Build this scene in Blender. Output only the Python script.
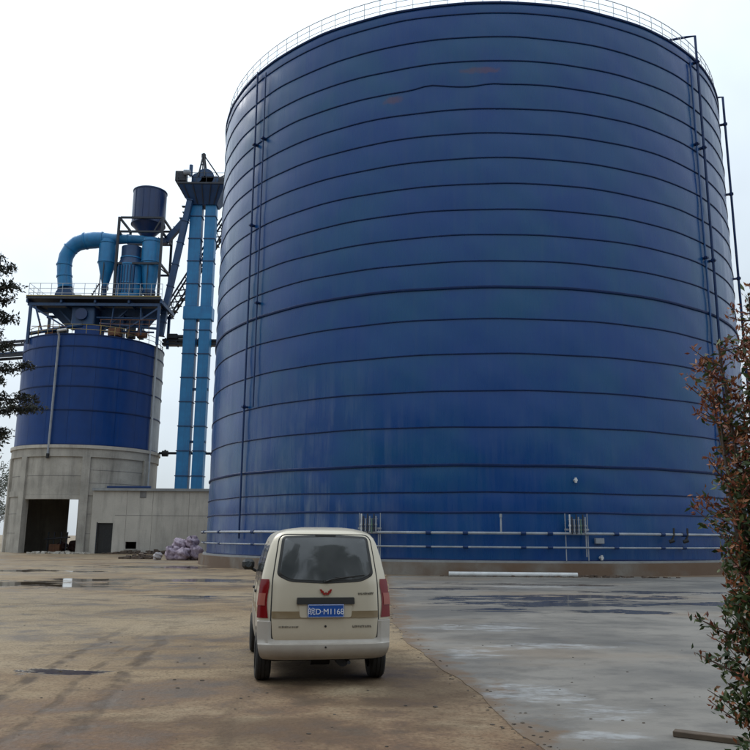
import bpy, math, random
import numpy as np
from mathutils import Vector, Matrix

for o in list(bpy.data.objects):
    bpy.data.objects.remove(o)
scene = bpy.context.scene
col = scene.collection
R = math.radians
PI = math.pi

# ------------------------------------------------------------------ camera
cd = bpy.data.cameras.new('camera')
cam = bpy.data.objects.new('camera', cd)
col.objects.link(cam)
cd.sensor_width = 36.0
cd.lens = 36.0 * 796.0 / 750.0
cd.clip_start = 0.1
cd.clip_end = 3000.0
cam.matrix_world = (Matrix.Translation((0, 0, 1.75))
                    @ Matrix.Rotation(R(90 + 11.5), 4, 'X')
                    @ Matrix.Rotation(R(0.44), 4, 'Z'))
scene.camera = cam

# ------------------------------------------------------------------ sky, sun, exposure
SUN_AZ, SUN_EL = R(-48), R(42)         # azimuth from +Y (negative = to the left)
w = bpy.data.worlds.new('World')
scene.world = w
w.use_nodes = True
wt = w.node_tree
wt.nodes.clear()
w_out = wt.nodes.new('ShaderNodeOutputWorld')
w_bg = wt.nodes.new('ShaderNodeBackground')
w_bg.inputs['Strength'].default_value = 0.10
sky = wt.nodes.new('ShaderNodeTexSky')
sky.sky_type = 'NISHITA'
sky.sun_disc = False
sky.sun_elevation = SUN_EL
sky.sun_rotation = SUN_AZ
sky.air_density = 1.0
sky.dust_density = 2.5
w_tc = wt.nodes.new('ShaderNodeTexCoord')
# overcast layer: brighter towards the zenith and round the hidden sun, with soft cloud mottling
w_sep = wt.nodes.new('ShaderNodeSeparateXYZ')
wt.links.new(w_tc.outputs['Generated'], w_sep.inputs[0])
w_el = wt.nodes.new('ShaderNodeMapRange')
w_el.inputs['From Min'].default_value = 0.0
w_el.inputs['From Max'].default_value = 1.0
w_el.inputs['To Min'].default_value = 4.9
w_el.inputs['To Max'].default_value = 13.5
wt.links.new(w_sep.outputs['Z'], w_el.inputs['Value'])
w_dot = wt.nodes.new('ShaderNodeVectorMath')
w_dot.operation = 'DOT_PRODUCT'
wt.links.new(w_tc.outputs['Generated'], w_dot.inputs[0])
w_dot.inputs[1].default_value = (math.sin(SUN_AZ) * math.cos(SUN_EL), math.cos(SUN_AZ) * math.cos(SUN_EL), math.sin(SUN_EL))
w_sun = wt.nodes.new('ShaderNodeMapRange')
w_sun.inputs['From Min'].default_value = 0.45
w_sun.inputs['From Max'].default_value = 1.0
w_sun.inputs['To Min'].default_value = 0.0
w_sun.inputs['To Max'].default_value = 3.0
wt.links.new(w_dot.outputs['Value'], w_sun.inputs['Value'])
w_noise = wt.nodes.new('ShaderNodeTexNoise')
w_noise.inputs['Scale'].default_value = 1.6
w_noise.inputs['Detail'].default_value = 5.0
w_noise.inputs['Roughness'].default_value = 0.7
wt.links.new(w_tc.outputs['Generated'], w_noise.inputs['Vector'])
w_cl = wt.nodes.new('ShaderNodeMapRange')
w_cl.inputs['From Min'].default_value = 0.3
w_cl.inputs['From Max'].default_value = 0.7
w_cl.inputs['To Min'].default_value = 0.88
w_cl.inputs['To Max'].default_value = 1.12
wt.links.new(w_noise.outputs['Fac'], w_cl.inputs['Value'])
w_add = wt.nodes.new('ShaderNodeMath')
w_add.operation = 'ADD'
wt.links.new(w_el.outputs[0], w_add.inputs[0])
wt.links.new(w_sun.outputs[0], w_add.inputs[1])
w_mul = wt.nodes.new('ShaderNodeMath')
w_mul.operation = 'MULTIPLY'
wt.links.new(w_add.outputs[0], w_mul.inputs[0])
wt.links.new(w_cl.outputs[0], w_mul.inputs[1])
w_tint = wt.nodes.new('ShaderNodeVectorMath')
w_tint.operation = 'SCALE'
w_tint.inputs[0].default_value = (0.885, 1.0, 1.10)
wt.links.new(w_mul.outputs[0], w_tint.inputs['Scale'])
w_mix = wt.nodes.new('ShaderNodeMix')
w_mix.data_type = 'RGBA'
w_mix.inputs['Factor'].default_value = 0.9
wt.links.new(sky.outputs[0], w_mix.inputs['A'])
wt.links.new(w_tint.outputs[0], w_mix.inputs['B'])
wt.links.new(w_mix.outputs['Result'], w_bg.inputs['Color'])
wt.links.new(w_bg.outputs[0], w_out.inputs['Surface'])

sd = bpy.data.lights.new('sun', 'SUN')
sd.energy = 0.7
sd.angle = R(22)
sd.color = (1.0, 0.97, 0.92)
sun = bpy.data.objects.new('sun', sd)
col.objects.link(sun)
sun.rotation_euler = Vector((math.sin(SUN_AZ) * math.cos(SUN_EL), math.cos(SUN_AZ) * math.cos(SUN_EL), math.sin(SUN_EL))).to_track_quat('Z', 'Y').to_euler()

scene.view_settings.view_transform = 'Standard'
scene.view_settings.look = 'None'
scene.view_settings.exposure = 0.15
scene.view_settings.gamma = 1.0
scene.view_settings.use_curve_mapping = False

# ------------------------------------------------------------------ node helpers
class NT:
    def __init__(s, name):
        s.m = bpy.data.materials.new(name)
        s.m.use_nodes = True
        s.t = s.m.node_tree
        s.b = s.t.nodes['Principled BSDF']
        s.tc = s.t.nodes.new('ShaderNodeTexCoord')
        s.obj = s.tc.outputs['Object']
    def put(s, sock, v):
        if hasattr(v, 'links'):
            s.t.links.new(v, sock)
        elif isinstance(v, (tuple, list)) and len(v) == 3 and sock.type == 'RGBA':
            sock.default_value = (*v, 1)
        else:
            sock.default_value = v
    def mapping(s, scale=(1, 1, 1), loc=(0, 0, 0), rot=(0, 0, 0), vec=None):
        n = s.t.nodes.new('ShaderNodeMapping')
        s.t.links.new(vec or s.obj, n.inputs['Vector'])
        n.inputs['Scale'].default_value = scale
        n.inputs['Location'].default_value = loc
        n.inputs['Rotation'].default_value = rot
        return n.outputs[0]
    def noise(s, scale, detail=4, rough=0.55, vec=None, dist=0.0):
        n = s.t.nodes.new('ShaderNodeTexNoise')
        s.t.links.new(vec or s.obj, n.inputs['Vector'])
        n.inputs['Scale'].default_value = scale
        n.inputs['Detail'].default_value = detail
        n.inputs['Roughness'].default_value = rough
        n.inputs['Distortion'].default_value = dist
        return n.outputs['Fac']
    def rng(s, v, a, b, c=0.0, d=1.0, smooth=False):
        n = s.t.nodes.new('ShaderNodeMapRange')
        if smooth:
            n.interpolation_type = 'SMOOTHSTEP'
        s.put(n.inputs['Value'], v)
        n.inputs['From Min'].default_value = a
        n.inputs['From Max'].default_value = b
        n.inputs['To Min'].default_value = c
        n.inputs['To Max'].default_value = d
        return n.outputs[0]
    def math(s, op, a, b=0.0):
        n = s.t.nodes.new('ShaderNodeMath')
        n.operation = op
        s.put(n.inputs[0], a)
        s.put(n.inputs[1], b)
        return n.outputs[0]
    def mix(s, f, a, b):
        n = s.t.nodes.new('ShaderNodeMix')
        n.data_type = 'RGBA'
        s.put(n.inputs['Factor'], f)
        s.put(n.inputs['A'], a)
        s.put(n.inputs['B'], b)
        return n.outputs['Result']
    def sep(s, vec=None):
        n = s.t.nodes.new('ShaderNodeSeparateXYZ')
        s.t.links.new(vec or s.obj, n.inputs[0])
        return n.outputs
    def island(s):
        n = s.t.nodes.new('ShaderNodeNewGeometry')
        return n.outputs['Random Per Island']
    def objrand(s):
        n = s.t.nodes.new('ShaderNodeObjectInfo')
        return n.outputs['Random']
    def ellipse(s, cx, cy, rx, ry, warp, edge=0.25, rot=0.0):
        """soft mask, 1 inside a wobbly ellipse on the ground"""
        v = s.mapping(scale=(1 / rx, 1 / ry, 0), loc=(-cx / rx, -cy / ry, 0))
        n = s.t.nodes.new('ShaderNodeVectorMath')
        n.operation = 'LENGTH'
        s.t.links.new(v, n.inputs[0])
        d = s.math('ADD', n.outputs['Value'], warp)
        return s.rng(d, 1.0 - edge, 1.0, 1.0, 0.0, True)
    def bump(s, h, strength=0.3, dist=0.02):
        n = s.t.nodes.new('ShaderNodeBump')
        n.inputs['Strength'].default_value = strength
        n.inputs['Distance'].default_value = dist
        s.t.links.new(h, n.inputs['Height'])
        s.t.links.new(n.outputs[0], s.b.inputs['Normal'])
    def out(s, color=None, rough=None, metal=None, spec=None, **kw):
        if color is not None: s.put(s.b.inputs['Base Color'], color)
        if rough is not None: s.put(s.b.inputs['Roughness'], rough)
        if metal is not None: s.put(s.b.inputs['Metallic'], metal)
        if spec is not None: s.put(s.b.inputs['Specular IOR Level'], spec)
        for k, v in kw.items():
            s.put(s.b.inputs[k.replace('_', ' ')], v)
        return s.m

def painted(name, c, c2=None, rough=0.4, scale=1.5, dirt=(0.12, 0.09, 0.06), amt=0.35, streak=True, metal=0.0, bump=0.12, spec=0.5):
    """paint with patchy tone, grime streaks that run down, and uneven gloss"""
    s = NT(name)
    c2 = c2 or tuple(x * 0.72 for x in c)
    a = s.noise(scale, 5)
    v = s.mapping(scale=(3.0, 3.0, 0.25 if streak else 3.0))
    d = s.noise(scale * 1.3, 5, 0.65, v)
    base = s.mix(s.rng(a, 0.3, 0.7), c, c2)
    base = s.mix(s.rng(d, 0.52, 0.8, 0, amt), base, dirt)
    s.bump(s.noise(scale * 20, 3), bump, 0.004)
    return s.out(base, s.rng(d, 0.3, 0.75, rough * 0.8, min(1, rough * 1.35)), metal, spec)

# ------------------------------------------------------------------ materials
def tank_blue():
    s = NT('tank_blue_paint')
    z = s.sep()['Z'] if False else s.sep()[2]
    a = s.noise(0.30, 6, 0.65, s.mapping(scale=(1, 1, 0.8)))
    base = s.mix(s.rng(a, 0.38, 0.62), (0.0020, 0.046, 0.185), (0.0028, 0.066, 0.172))
    base = s.mix(s.rng(s.objrand(), 0, 1, 0, 0.45), base, (0.0020, 0.041, 0.195))
    # chalky weathering streaks that run down the plates
    v = s.mapping(scale=(1.6, 1.6, 0.10))
    st = s.noise(1.1, 6, 0.7, v)
    base = s.mix(s.rng(st, 0.50, 0.80, 0, 0.22), base, (0.07, 0.11, 0.18))
    # cement dust that settled on the lower courses in patches
    p = s.noise(0.35, 5, 0.6, s.mapping(scale=(1, 1, 0.7)))
    low = s.rng(z, 1.0, 11.0, 1.0, 0.0)
    dm = s.math('MULTIPLY', s.rng(p, 0.44, 0.60), s.math('MULTIPLY', low, s.rng(st, 0.40, 0.62)))
    xx = s.sep()[0]
    side = s.math('MAXIMUM', s.rng(xx, -9.0, -4.5, 1.0, 0.10, True), s.rng(xx, 9.0, 13.0, 0.0, 0.6, True))
    dm = s.math('MULTIPLY', dm, side)
    base = s.mix(s.math('MULTIPLY', dm, 0.62), base, (0.22, 0.27, 0.33))
    # two faint rust bleeds high on the front
    xyz = s.sep()
    for cx, cz, rx, rz in ((-5.83, 25.0, 0.55, 0.25), (-1.2, 26.25, 1.1, 0.2)):
        ex = s.math('POWER', s.math('DIVIDE', s.math('SUBTRACT', xyz[0], cx), rx), 2.0)
        ez = s.math('POWER', s.math('DIVIDE', s.math('SUBTRACT', xyz[2], cz), rz), 2.0)
        e = s.math('ADD', s.math('ADD', ex, ez), s.math('MULTIPLY', s.math('SUBTRACT', s.noise(3.0, 4), 0.5), 3.0))
        m = s.math('MULTIPLY', s.rng(e, 0.2, 1.3, 0.45, 0.0), s.rng(xyz[1], -2.0, -1.0, 1.0, 0.0))
        base = s.mix(m, base, (0.13, 0.05, 0.05))
    s.bump(s.noise(0.9, 4, 0.5, s.mapping(scale=(1, 1, 0.6))), 0.35, 0.05)
    return s.out(base, s.rng(st, 0.3, 0.75, 0.20, 0.42), 0.0, 0.36)

M = {}
M['tank'] = tank_blue()
M['tank_band'] = painted('tank_band_paint', (0.003, 0.022, 0.10), rough=0.5, dirt=(0.03, 0.05, 0.09), amt=0.5, spec=0.25)
M['pipe_blue'] = painted('dark_blue_pipe_paint', (0.005, 0.030, 0.115), rough=0.5, dirt=(0.03, 0.04, 0.07), spec=0.3)
M['silo'] = painted('silo_blue_paint', (0.0025, 0.040, 0.180), (0.0025, 0.030, 0.135), rough=0.42, scale=0.6, dirt=(0.05, 0.07, 0.11), amt=0.35, spec=0.28)
M['silo_glare'] = painted('silo_glare_grey', (0.30, 0.32, 0.33), (0.20, 0.21, 0.22), rough=0.5, scale=0.8, dirt=(0.06, 0.05, 0.045), amt=0.6)  # sky glare on the silo's right edge, put into the panel colour
M['equip'] = painted('equipment_blue_paint', (0.009, 0.19, 0.41), (0.007, 0.135, 0.32), rough=0.42, scale=1.1, dirt=(0.05, 0.05, 0.05), amt=0.5)
M['equip_dark'] = painted('equipment_navy_paint', (0.008, 0.055, 0.150), (0.008, 0.036, 0.10), rough=0.45, scale=0.9, dirt=(0.04, 0.035, 0.03), amt=0.5)
M['bin'] = painted('bin_navy_paint', (0.008, 0.032, 0.115), (0.007, 0.024, 0.085), rough=0.4, scale=0.7, dirt=(0.05, 0.05, 0.06), amt=0.5)
M['steel_dark'] = painted('dark_structural_steel', (0.022, 0.028, 0.042), rough=0.55, dirt=(0.07, 0.04, 0.025), amt=0.6)
M['rust'] = painted('rusty_brown_steel', (0.20, 0.085, 0.04), (0.11, 0.05, 0.03), rough=0.75, dirt=(0.05, 0.03, 0.02), amt=0.6, scale=3)
M['galv'] = painted('galvanised_rail', (0.42, 0.44, 0.45), (0.33, 0.34, 0.35), rough=0.45, amt=0.25, metal=0.3)
M['yellow'] = painted('faded_yellow_rail', (0.36, 0.27, 0.09), rough=0.55, amt=0.5)
M['pipe_grey'] = painted('pale_grey_pipe', (0.33, 0.35, 0.38), (0.20, 0.22, 0.25), rough=0.4, amt=0.4)
M['white_pvc'] = painted('white_pipe', (0.62, 0.62, 0.61), (0.5, 0.5, 0.49), rough=0.4, amt=0.2, streak=False)
M['green_metal'] = painted('green_valve_paint', (0.12, 0.20, 0.15), rough=0.5)
M['black'] = painted('black_rubber', (0.012, 0.012, 0.013), (0.02, 0.019, 0.018), rough=0.75, dirt=(0.10, 0.08, 0.06), amt=0.35, streak=False)

def concrete(name, c, c2, stain=(0.06, 0.055, 0.05), amt=0.5, brown=None, scale=0.5):
    s = NT(name)
    a = s.noise(scale, 6, 0.6)
    st = s.noise(1.0, 6, 0.7, s.mapping(scale=(1.5, 1.5, 0.16)))
    f = s.noise(9, 4, 0.6)
    base = s.mix(s.rng(a, 0.3, 0.7), c, c2)
    base = s.mix(s.rng(st, 0.5, 0.78, 0, amt), base, stain)
    base = s.mix(s.rng(f, 0.55, 0.8, 0, 0.25), base, stain)
    if brown:
        b = s.noise(0.25, 4, 0.6)
        base = s.mix(s.rng(b, 0.36, 0.52, 0.1, 0.85), base, brown)
    s.bump(s.noise(14, 6, 0.65), 0.5, 0.012)
    return s.out(base, s.rng(f, 0.2, 0.8, 0.75, 0.95))
M['conc'] = concrete('grey_cast_concrete', (0.45, 0.415, 0.36), (0.28, 0.26, 0.225), amt=0.6)
M['conc_light'] = concrete('pale_rendered_wall', (0.52, 0.48, 0.415), (0.37, 0.34, 0.295), amt=0.5, scale=0.3)
M['conc_roof'] = concrete('weathered_roof_slab', (0.30, 0.31, 0.31), (0.2, 0.2, 0.2), amt=0.3)
M['plinth'] = concrete('stained_plinth_concrete', (0.22, 0.205, 0.18), (0.15, 0.13, 0.11), brown=(0.13, 0.075, 0.042), amt=0.4)
M['dark_in'] = concrete('interior_shade_and_seam', (0.22, 0.21, 0.20), (0.14, 0.135, 0.13))  # indoor shade put into the colour; also used for dark formwork joints

def dirt_ground():
    s = NT('wet_dirt_ground')
    wx = s.mapping(scale=(0.75, 1.0, 1))
    n1 = s.noise(0.42, 6, 0.62, wx, 0.5)
    n2 = s.noise(2.0, 7, 0.66, s.mapping(scale=(0.85, 1.0, 1)))
    n3 = s.noise(22.0, 6, 0.7)
    n4 = s.noise(0.16, 4, 0.55)
    base = s.mix(s.rng(n1, 0.38, 0.60), (0.295, 0.208, 0.118), (0.160, 0.102, 0.055))
    base = s.mix(s.rng(n4, 0.38, 0.56, 0, 0.7), base, (0.335, 0.265, 0.175))
    pot = s.rng(s.noise(1.0, 7, 0.7, s.mapping(scale=(0.7, 1, 1), loc=(3.1, 7.7, 0)), 0.6), 0.56, 0.68)
    base = s.mix(s.math('MULTIPLY', pot, 0.78), base, (0.10, 0.073, 0.05))
    # redder clay near the camera
    y = s.sep()[1]
    near = s.rng(y, 6.5, 14.0, 0.95, 0.0, True)
    base = s.mix(s.math('MULTIPLY', near, s.rng(s.math('ADD', n1, s.math('MULTIPLY', s.math('SUBTRACT', n2, 0.5), 0.5)), 0.34, 0.56)), base, (0.158, 0.082, 0.043))
    base = s.mix(s.rng(n2, 0.52, 0.70, 0, 0.60), base, (0.085, 0.060, 0.040))
    base = s.mix(s.rng(n3, 0.50, 0.64, 0, 0.65), base, (0.065, 0.044, 0.028))
    base = s.mix(s.rng(n3, 0.30, 0.44, 0.4, 0.0), base, (0.36, 0.28, 0.19))
    # dragged tyre marks
    x = s.sep()[0]
    wob = s.math('MULTIPLY', s.math('SUBTRACT', s.noise(0.6, 3), 0.5), 0.5)
    tr = None
    for x0, y0, x1, y1, wd, k in ((-3.95, 7.8, -4.75, 16.0, 0.09, 0.9), (-3.25, 7.8, -4.25, 16.0, 0.06, 0.6),
                                  (-2.72, 7.5, -3.9, 16.5, 0.11, 0.85), (-1.25, 5.0, -1.45, 10.6, 0.10, 0.5),
                                  (-0.1, 5.0, -0.05, 10.6, 0.10, 0.35), (-5.9, 9.0, -7.6, 17.0, 0.12, 0.5)):
        sl = (x1 - x0) / (y1 - y0)
        lx = s.math('ADD', s.math('MULTIPLY', y, sl), x0 - sl * y0)
        d = s.math('ABSOLUTE', s.math('ADD', s.math('SUBTRACT', x, lx), wob))
        m = s.math('MULTIPLY', s.rng(d, wd * 0.4, wd * 1.5, k, 0.0, True), s.rng(y, y1 - 3.5, y1 + 1.5, 1.0, 0.0))
        m = s.math('MULTIPLY', m, s.rng(s.noise(2.2, 4), 0.36, 0.56))
        tr = m if tr is None else s.math('MAXIMUM', tr, m)
    base = s.mix(s.math('MULTIPLY', tr, 0.9), base, (0.060, 0.040, 0.027))
    # standing water and soaked earth round it
    wp = s.math('MULTIPLY', s.math('SUBTRACT', s.noise(1.1, 6, 0.68, s.mapping(scale=(0.5, 1, 1)), 0.4), 0.5), 5.5)
    pud = None
    for cx, cy, rx, ry in ((-12.6, 29.6, 4.6, 2.1), (-10.4, 32.8, 2.6, 1.0), (-6.6, 32.6, 2.8, 1.5), (-3.9, 10.9, 0.55, 0.30),
                           (-19, 40, 5, 1.6), (-9, 46, 7, 2.0), (-5.6, 24.0, 1.2, 0.6)):
        e = s.ellipse(cx, cy, rx, ry, wp, 0.28)
        pud = e if pud is None else s.math('MAXIMUM', pud, e)
    damp = s.rng(s.math('ADD', n1, s.math('MULTIPLY', s.math('SUBTRACT', n2, 0.5), 0.6)), 0.50, 0.66)
    wet = s.math('MAXIMUM', pud, s.math('MULTIPLY', damp, 0.45))
    base = s.mix(s.math('MULTIPLY', damp, 0.70), base, (0.095, 0.068, 0.045))
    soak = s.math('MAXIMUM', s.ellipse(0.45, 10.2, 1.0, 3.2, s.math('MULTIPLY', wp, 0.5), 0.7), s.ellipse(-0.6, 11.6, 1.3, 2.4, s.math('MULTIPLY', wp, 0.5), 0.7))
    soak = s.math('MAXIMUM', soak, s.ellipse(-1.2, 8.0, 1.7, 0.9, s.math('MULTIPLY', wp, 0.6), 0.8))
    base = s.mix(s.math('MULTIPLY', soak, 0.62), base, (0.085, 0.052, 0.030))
    base = s.mix(s.math('MULTIPLY', pud, 0.80), base, (0.035, 0.027, 0.021))
    rough = s.rng(wet, 0.0, 1.0, 0.74, 0.06)
    h = s.math('ADD', s.math('MULTIPLY', n3, 0.4), n2)
    h = s.math('SUBTRACT', h, s.math('MULTIPLY', tr, 0.8))
    h = s.math('MULTIPLY', h, s.math('SUBTRACT', 1.0, pud))
    s.bump(h, 0.55, 0.05)
    return s.out(base, rough, 0.0, s.rng(wet, 0.0, 1.0, 0.2, 0.5))

def pad_concrete():
    s = NT('damp_concrete_pad')
    wx = s.mapping(scale=(0.55, 1.0, 1))
    n1 = s.noise(0.40, 6, 0.62, wx, 0.4)
    n2 = s.noise(1.8, 7, 0.66, s.mapping(scale=(0.8, 1.0, 1)))
    n3 = s.noise(18.0, 5, 0.65)
    base = s.mix(s.rng(n1, 0.40, 0.60), (0.225, 0.205, 0.178), (0.150, 0.138, 0.120))
    base = s.mix(s.rng(n2, 0.48, 0.64, 0, 0.6), base, (0.105, 0.097, 0.086))
    base = s.mix(s.rng(n3, 0.58, 0.8, 0, 0.3), base, (0.07, 0.068, 0.066))
    # tan silt carried over the slab
    base = s.mix(s.rng(s.noise(0.22, 4, 0.6, wx), 0.50, 0.66, 0, 0.6), base, (0.23, 0.175, 0.12))
    wp = s.math('MULTIPLY', s.math('SUBTRACT', s.noise(1.3, 6, 0.68, s.mapping(scale=(0.45, 1, 1)), 0.5), 0.5), 5.0)
    # dried lime bloom
    lim = None
    for cx, cy, rx, ry in ((1.75, 9.6, 0.55, 0.75), (2.25, 8.7, 0.7, 0.35), (2.1, 7.7, 0.5, 0.3), (3.2, 13.8, 1.3, 0.5), (1.5, 12.6, 0.5, 0.7), (2.0, 16.5, 1.6, 0.6), (6.3, 30, 3, 1.2)):
        e = s.ellipse(cx, cy, rx, ry, wp, 0.7)
        lim = e if lim is None else s.math('MAXIMUM', lim, e)
    lim = s.math('MULTIPLY', lim, s.rng(s.noise(5.0, 6, 0.7, wx), 0.40, 0.60))
    base = s.mix(s.math('MULTIPLY', lim, 0.5), base, (0.46, 0.47, 0.48))
    pud = None
    for cx, cy, rx, ry in ((4.6, 24.2, 2.6, 1.3), (6.8, 25.0, 2.6, 0.9), (5.0, 22.3, 2.8, 0.8), (8.6, 22.6, 3.0, 0.6), (3.4, 20.4, 1.3, 0.45), (6.0, 20.2, 1.6, 0.5), (9.3, 27.5, 2.4, 0.7),
                           (2.3, 28.5, 1.8, 0.6), (6.0, 31.5, 3.0, 0.8), (10.5, 19.5, 1.5, 0.2)):
        e = s.ellipse(cx, cy, rx, ry, wp, 0.3)
        pud = e if pud is None else s.math('MAXIMUM', pud, e)
    base = s.mix(s.math('MULTIPLY', pud, 0.72), base, (0.040, 0.039, 0.037))
    # mud carried over the slab edge
    fc = s.t.nodes.new('ShaderNodeFloatCurve')
    cv_ = fc.mapping.curves[0]
    ed = [(-6, 2.3), (3.5, 1.75), (7.2, 1.42), (10.5, 1.10), (14.5, 0.55), (23.4, 0.45), (37.8, 0.6)]
    fc.mapping.use_clip = False
    for i_, (yy_, xx_) in enumerate(ed):
        u_, v_ = (yy_ + 6) / 44.0, xx_ / 3.0
        if i_ == 0: cv_.points[0].location = (u_, v_)
        elif i_ == len(ed) - 1: cv_.points[1].location = (u_, v_)
        else: cv_.points.new(u_, v_)
    fc.mapping.update()
    sp_ = s.sep()
    s.put(fc.inputs['Value'], s.math('DIVIDE', s.math('ADD', sp_[1], 6.0), 44.0))
    dist = s.math('SUBTRACT', sp_[0], s.math('MULTIPLY', fc.outputs[0], 3.0))
    dist = s.math('ADD', dist, s.math('MULTIPLY', s.math('SUBTRACT', s.noise(1.7, 8, 0.74), 0.5), 2.4))
    mud = s.rng(dist, -0.05, 0.45, 0.92, 0.0, True)
    base = s.mix(mud, base, (0.165, 0.110, 0.066))
    wet = s.math('MAXIMUM', pud, s.rng(n1, 0.44, 0.66, 0.0, 0.42))
    h = s.math('MULTIPLY', s.math('ADD', n3, n2), s.math('SUBTRACT', 1.0, pud))
    s.bump(h, 0.30, 0.02)
    return s.out(base, s.rng(wet, 0, 1, 0.60, 0.12), 0.0, 0.33)
M['dirt'] = dirt_ground()
M['pad'] = pad_concrete()

# vehicle materials
def car_paint(name, c, rough, metal, dirt=0.25):
    s = NT(name)
    d = s.noise(3.0, 5, 0.65)
    z = s.sep()[2]
    road = s.math('MULTIPLY', s.rng(z, 0.3, 0.95, 1.0, 0.12), s.rng(d, 0.35, 0.65, 0.3, 1.0))
    base = s.mix(s.math('MULTIPLY', road, dirt), c, (0.20, 0.155, 0.11))
    return s.out(base, s.rng(road, 0, 1, rough, min(1, rough + 0.3)), metal, 0.5, Coat_Weight=0.4, Coat_Roughness=0.12)
M['van_body'] = car_paint('champagne_paint', (0.60, 0.53, 0.41), 0.32, 0.3)
M['van_lower'] = car_paint('silver_bumper_paint', (0.46, 0.42, 0.37), 0.35, 0.2, 0.45)
M['van_stripe'] = car_paint('tan_stripe_paint', (0.24, 0.175, 0.095), 0.35, 0.2)
M['van_gap'] = NT('panel_gap').out((0.03, 0.028, 0.025), 0.8)
def glass_dark():
    s = NT('tinted_rear_glass')
    n = s.noise(2.0, 3)
    return s.out(s.mix(s.rng(n, 0.35, 0.65), (0.055, 0.060, 0.063), (0.095, 0.10, 0.102)), 0.06, 0.0, 0.75)
M['glass'] = glass_dark()
M['lamp_red'] = NT('red_lens').out((0.17, 0.004, 0.006), 0.16, 0.0, 0.4, Coat_Weight=0.15)
M['lamp_clear'] = NT('pale_pink_lens').out((0.34, 0.10, 0.075), 0.2, 0.0, 0.4, Coat_Weight=0.1)
M['plate_blue'] = NT('plate_blue').out((0.010, 0.075, 0.33), 0.35)
M['white_ink'] = NT('plate_white').out((0.75, 0.77, 0.8), 0.4)
M['red_emblem'] = NT('emblem_red').out((0.25, 0.018, 0.015), 0.25)
M['chrome'] = NT('bright_trim').out((0.22, 0.21, 0.19), 0.28, 0.7)
M['plastic'] = NT('black_plastic').out((0.022, 0.021, 0.020), 0.5)
M['mirror_shell'] = NT('mirror_glass').out((0.5, 0.52, 0.55), 0.05, 1.0)
M['rim'] = painted('steel_rim', (0.25, 0.25, 0.26), rough=0.4, metal=0.6)

def leaf_mat(name, stops, rough=0.45, trans=0.15):
    s = NT(name)
    r = s.t.nodes.new('ShaderNodeValToRGB')
    s.t.links.new(s.island(), r.inputs[0])
    e = r.color_ramp.elements
    e[0].position, e[0].color = stops[0][0], (*stops[0][1], 1)
    e[1].position, e[1].color = stops[-1][0], (*stops[-1][1], 1)
    for p, c in stops[1:-1]:
        k = e.new(p)
        k.color = (*c, 1)
    s.out(r.outputs[0], rough, 0.0, 0.35)
    tr = s.t.nodes.new('ShaderNodeBsdfTranslucent')
    s.t.links.new(r.outputs[0], tr.inputs['Color'])
    mx = s.t.nodes.new('ShaderNodeMixShader')
    mx.inputs[0].default_value = trans
    s.t.links.new(s.b.outputs[0], mx.inputs[1])
    s.t.links.new(tr.outputs[0], mx.inputs[2])
    s.t.links.new(mx.outputs[0], s.t.nodes['Material Output'].inputs['Surface'])
    return s.m
M['leaf_green'] = leaf_mat('shrub_green_leaf', ((0, (0.022, 0.040, 0.014)), (0.5, (0.045, 0.075, 0.024)), (0.85, (0.08, 0.11, 0.035)), (1, (0.13, 0.14, 0.05))))
M['leaf_red'] = leaf_mat('shrub_copper_leaf', ((0, (0.12, 0.030, 0.020)), (0.45, (0.25, 0.075, 0.033)), (0.8, (0.33, 0.135, 0.055)), (1, (0.23, 0.13, 0.07))))
M['leaf_dark'] = leaf_mat('dark_evergreen_leaf', ((0, (0.014, 0.017, 0.012)), (0.6, (0.028, 0.033, 0.022)), (1, (0.06, 0.05, 0.038))), 0.55)
M['leaf_far'] = leaf_mat('hazy_far_leaf', ((0, (0.09, 0.10, 0.08)), (1, (0.14, 0.15, 0.12))), 0.7)  # paleness of distant haze put into the leaf colour
M['bark'] = painted('brown_bark', (0.075, 0.052, 0.038), (0.04, 0.03, 0.023), rough=0.9, scale=6, amt=0.4, bump=0.5)
M['twig'] = painted('reddish_twig', (0.11, 0.055, 0.04), rough=0.8, scale=8, amt=0.3)
M['wood'] = painted('old_grey_brown_timber', (0.13, 0.095, 0.065), (0.075, 0.052, 0.036), rough=0.85, scale=4, streak=False, amt=0.5, bump=0.4)
M['stone'] = painted('loose_dark_stone', (0.10, 0.075, 0.055), (0.05, 0.04, 0.032), rough=0.85, scale=9, streak=False)
M['rubble'] = painted('brown_rubble', (0.13, 0.09, 0.065), (0.07, 0.05, 0.038), rough=0.9, scale=4, streak=False)
def sack_mat(name, c, c2):
    s = NT(name)
    n = s.noise(4.0, 5, 0.65)
    wv = s.noise(60, 2)
    s.bump(s.math('ADD', n, s.math('MULTIPLY', wv, 0.2)), 0.5, 0.04)
    return s.out(s.mix(s.rng(n, 0.35, 0.65), c, c2), 0.7)
M['sack_pink'] = sack_mat('lilac_woven_plastic', (0.52, 0.42, 0.49), (0.17, 0.12, 0.16))
M['sack_white'] = sack_mat('white_woven_plastic', (0.45, 0.42, 0.42), (0.3, 0.27, 0.27))
M['sack_red'] = sack_mat('dusty_red_bag', (0.18, 0.08, 0.07), (0.10, 0.06, 0.055))

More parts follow.
